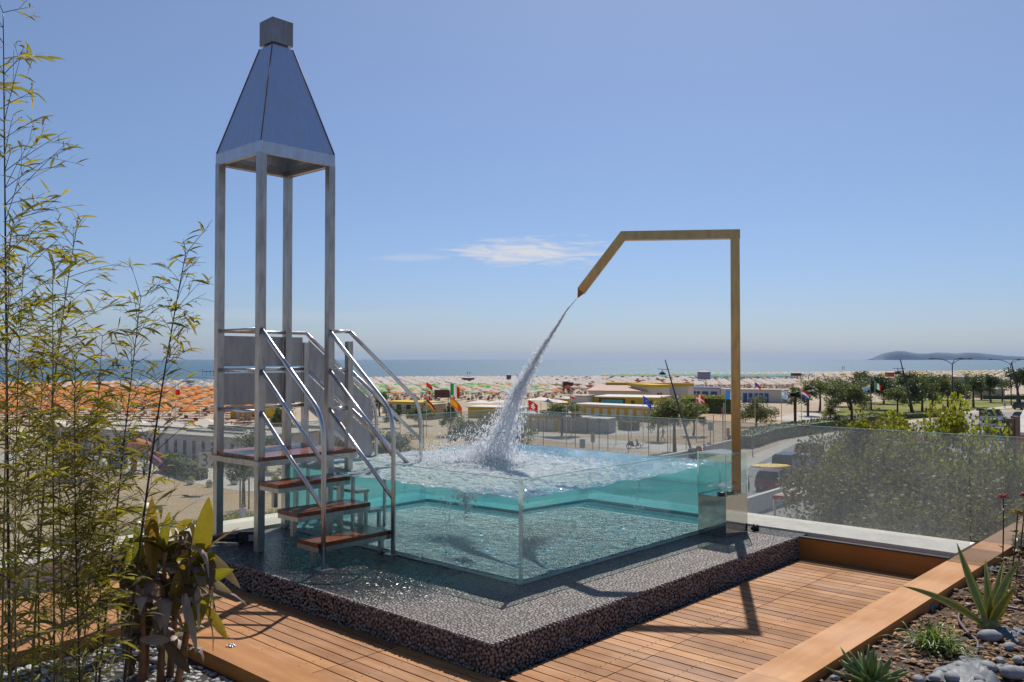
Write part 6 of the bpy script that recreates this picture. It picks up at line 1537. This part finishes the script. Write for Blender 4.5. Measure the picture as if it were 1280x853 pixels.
# ------------------------------------------------------------------ beach umbrellas
CAN = {'orange': (.80, .33, .11), 'orange_pale': (.82, .44, .22), 'grey_blue': (.45, .50, .54), 'cream': (.80, .72, .60), 'white': (.84, .80, .75), 'rose_white': (.84, .73, .65), 'green': (.25, .60, .18), 'mint': (.50, .68, .46), 'lime': (.62, .66, .16), 'aqua': (.22, .55, .66), 'red_brown': (.30, .09, .06)}
def canmat(k):
    m = bpy.data.materials.get('canvas_' + k)
    return m or leaf_flag('canvas_' + k, CAN[k])
UM = {}
def umb_mesh(kind):
    if kind in UM: return UM[kind]
    m = MB(); r_ = 1.3; rt = random.Random(1)
    vs = [(0, 0, 2.55)] + [(r_ * math.cos(a * math.pi / 4), r_ * math.sin(a * math.pi / 4), 2.02) for a in range(8)] + [(r_ * math.cos(a * math.pi / 4) * 1.01, r_ * math.sin(a * math.pi / 4) * 1.01, 1.86) for a in range(8)]
    fs = [(0, 1 + a, 1 + (a + 1) % 8) for a in range(8)] + [(1 + a, 9 + a, 9 + (a + 1) % 8, 1 + (a + 1) % 8) for a in range(8)]
    m.add(vs, fs, 0); m.tube([(0, 0, 0), (0, 0, 2.6)], .04, 5, 1); UM[kind] = m.mesh('beach_umbrella', [canmat(kind), C_WHT]); return UM[kind]
FIELDS = [  # x range in px, distance range, row and seat spacing, colours, label
 (-25, 330, 128, 235, 5.6, 4.3, ['orange', 'orange', 'orange_pale'], 'orange beach umbrella in the packed rows on the left', 0),
 (150, 430, 236, 312, 5.0, 4.2, ['grey_blue', 'grey_blue', 'cream'], 'grey blue beach umbrella in the rows behind the orange ones', 0),
 (-25, 150, 236, 290, 5.0, 4.2, ['orange_pale', 'cream', 'orange'], 'pale beach umbrella in the far rows behind the bamboo', 0),
 (335, 480, 170, 235, 5.2, 4.4, ['green', 'mint', 'cream'], 'green or cream beach umbrella behind the steel tower', 0),
 (470, 700, 196, 262, 5.2, 4.4, ['green', 'mint', 'cream', 'rose_white', 'cream', 'orange_pale'], 'green striped beach umbrella in the rows left of the water jet', 0),
 (430, 760, 264, 372, 5.2, 4.4, ['white', 'cream', 'rose_white', 'white', 'white'], 'white beach umbrella in the wide rows behind the water jet', 0),
 (690, 870, 232, 372, 5.2, 4.4, ['rose_white', 'white', 'rose_white', 'cream', 'red_brown'], 'rose white beach umbrella behind the restaurant', 0),
 (870, 1000, 262, 330, 5.4, 4.6, ['rose_white', 'white'], 'rose white beach umbrella behind the spout post', 0),
 (760, 1010, 374, 412, 5.4, 4.6, ['aqua', 'aqua', 'grey_blue'], 'aqua beach umbrella in the far rows', 0),
 (755, 1010, 414, 450, 5.4, 4.6, ['lime', 'lime', 'cream'], 'lime green beach umbrella in the far rows', 0),
 (880, 1130, 452, 520, 7, 5.0, ['white', 'cream', 'white'], 'white beach umbrella on the far right beach', 0),
 (1020, 1290, 380, 600, 10, 5.4, ['white', 'cream', 'rose_white', 'orange_pale', 'lime'], 'pale beach umbrella on the far right beach beyond the park', 0)]
ru = random.Random(77); ALL = []
for (x0, x1, d0, d1, rs_, cs_, cols, lab, _) in FIELDS:
    d = d0; row = 0
    while d < d1:
        col = cols[row % len(cols)] if len(cols) < 5 else None
        X = (x0 - CXP) / F * d + (row % 2) * cs_ * .35; X1 = (x1 - CXP) / F * d
        while X < X1:
            y = d + ru.uniform(-.25, .25) + .12 * (X - (x0 - CXP) / F * d)
            if y < shx(X) - 14 and ru.random() > .05: ALL.append((X + ru.uniform(-.2, .2), y, (col if ru.random() > .2 else None) or ru.choice(cols), lab))
            X += cs_
        d += rs_; row += 1
ALL.sort(key=lambda q: q[1])
def vis(q): 
    px_ = CXP + q[0] / q[1] * F; return -5 < px_ < 1285
ind = [q for q in ALL if vis(q)][:298]; iset = set(id(q) for q in ind)
for q in ind:
    o = bpy.data.objects.new('beach_umbrella', umb_mesh(q[2])); COL.objects.link(o); o.location = (q[0], q[1], GZ); o.rotation_euler = (ru.uniform(-.04, .04), ru.uniform(-.04, .04), ru.uniform(0, .7))
    cl_ = {'orange': 'orange', 'orange_pale': 'faded orange', 'grey_blue': 'grey blue', 'cream': 'cream', 'white': 'white', 'rose_white': 'rose white', 'green': 'green', 'mint': 'mint green', 'lime': 'lime', 'aqua': 'aqua', 'red_brown': 'dark red'}[q[2]]
    px_ = CXP + q[0] / q[1] * F
    where = 'behind the bamboo on the left' if px_ < 160 else ('just left of the steel tower' if px_ < 275 else ('behind the steel tower' if px_ < 480 else ('left of the water jet' if px_ < 640 else 'right of the water jet')))
    tag(o, 'open %s beach umbrella in the packed rows %s' % (cl_, where), 'beach umbrella', '%s umbrellas %s' % (cl_, where))
m = MB(); keys = list(CAN); mats = [canmat(k) for k in keys] + [C_WHT]
for q in ALL:
    if id(q) in iset: continue
    r_ = 1.4; b = Vector((q[0], q[1], GZ)); n0 = ru.uniform(0, .7)
    vs = [b + Vector((0, 0, 2.55))] + [b + Vector((r_ * math.cos(n0 + a * math.pi / 3), r_ * math.sin(n0 + a * math.pi / 3), 2.0)) for a in range(6)] + [b + Vector((r_ * math.cos(n0 + a * math.pi / 3), r_ * math.sin(n0 + a * math.pi / 3), 1.84)) for a in range(6)]
    m.add(vs, [(0, 1 + a, 1 + (a + 1) % 6) for a in range(6)] + [(1 + a, 7 + a, 7 + (a + 1) % 6, 1 + (a + 1) % 6) for a in range(6)], keys.index(q[2])); m.tube([b, b + Vector((0, 0, 2.5))], .04, 3, len(keys))
print('UMB', len(ALL), len(ind))
tag(m.build('beach_umbrellas', mats), 'countless far beach umbrellas massed along the shore', 'beach umbrellas', kind='stuff')
# sunbeds and bathers as masses
m = MB(); sm_ = [mcol('sunbed_%d' % i, c) for i, c in enumerate(((.45, .40, .35), (.35, .08, .05), (.05, .12, .28), (.50, .28, .12), (.10, .09, .09), (.4, .25, .18)))]
for q in ALL:
    if q[1] > 420 and ru.random() < .5: continue
    for s_ in (-1, 1):
        if ru.random() < .75: m.box((q[0] + s_ * .9, q[1] - .6, GZ + .35), (.62, 1.8, .12), None, ru.choice([0, 0, 0, 1, 2, 3])); m.box((q[0] + s_ * .9, q[1] + .4, GZ + .55), (.62, .1, .55), Matrix.Rotation(.5, 3, 'X'), ru.choice([0, 0, 1, 3]))
tag(m.build('sunbeds', sm_), 'rows of sunbeds under the beach umbrellas', 'sunbeds', kind='stuff')
m = MB()
for i in range(950):
    X = ru.uniform(-230, 520); d = shx(X) - 12 + ru.gauss(0, 5) if i % 3 else shx(X) + ru.uniform(-120, -20)
    if i % 3 and d > shx(X) + 12: continue
    b = Vector((X, d, GZ - .1)); c = ru.choice([4, 4, 5, 5, 1, 2])
    m.tube([b + Vector((-.1, 0, 0)), b + Vector((-.06, 0, .8)), b + Vector((0, 0, 1.4))], [.06, .12, .17], 5, c); m.tube([b + Vector((.12, 0, 0)), b + Vector((.06, 0, .85))], [.06, .1], 5, 5); m.blob(b + Vector((0, 0, 1.62)), (.11, .11, .14), None, 0, 5)
tag(m.build('bathers', sm_), 'far off crowd of bathers standing along the water line', 'crowd', kind='stuff')
# pier / rocks out in the water left of the tower
t = thing('jetty', 'thin jetty standing in the sea left of the steel tower', 'jetty', Vector(((262 - CXP) / F * 520, 520, GZ - .2)))
m = MB(); m.span(-4, 12, -.5, .5, 2.2, 2.5); m.build('deck', C_DRK, t); m = MB()
for i in range(8): m.tube([(-4 + i * 2.2, 0, -.5), (-4 + i * 2.2, 0, 3.4)], .12, 4)
m.build('piles', C_DRK, t)

# ------------------------------------------------------------------ sea air
m, nt, out = newmat('haze_air'); nb = NB(nt)
pv_ = nb.n('ShaderNodeVolumePrincipled'); pv_.inputs['Color'].default_value = (.46, .66, 1.0, 1); pv_.inputs['Density'].default_value = 4.5e-5; pv_.inputs['Anisotropy'].default_value = .2
nb.l(pv_.outputs[0], out.inputs['Volume'])
mb = MB(); mb.span(-19500, 19500, -90, 16500, GZ - 8, 110)
o = mb.build('haze', m); o['kind'] = 'stuff'; o['label'] = 'thin bluish sea haze towards the horizon'
scene.cycles.volume_bounces = 0
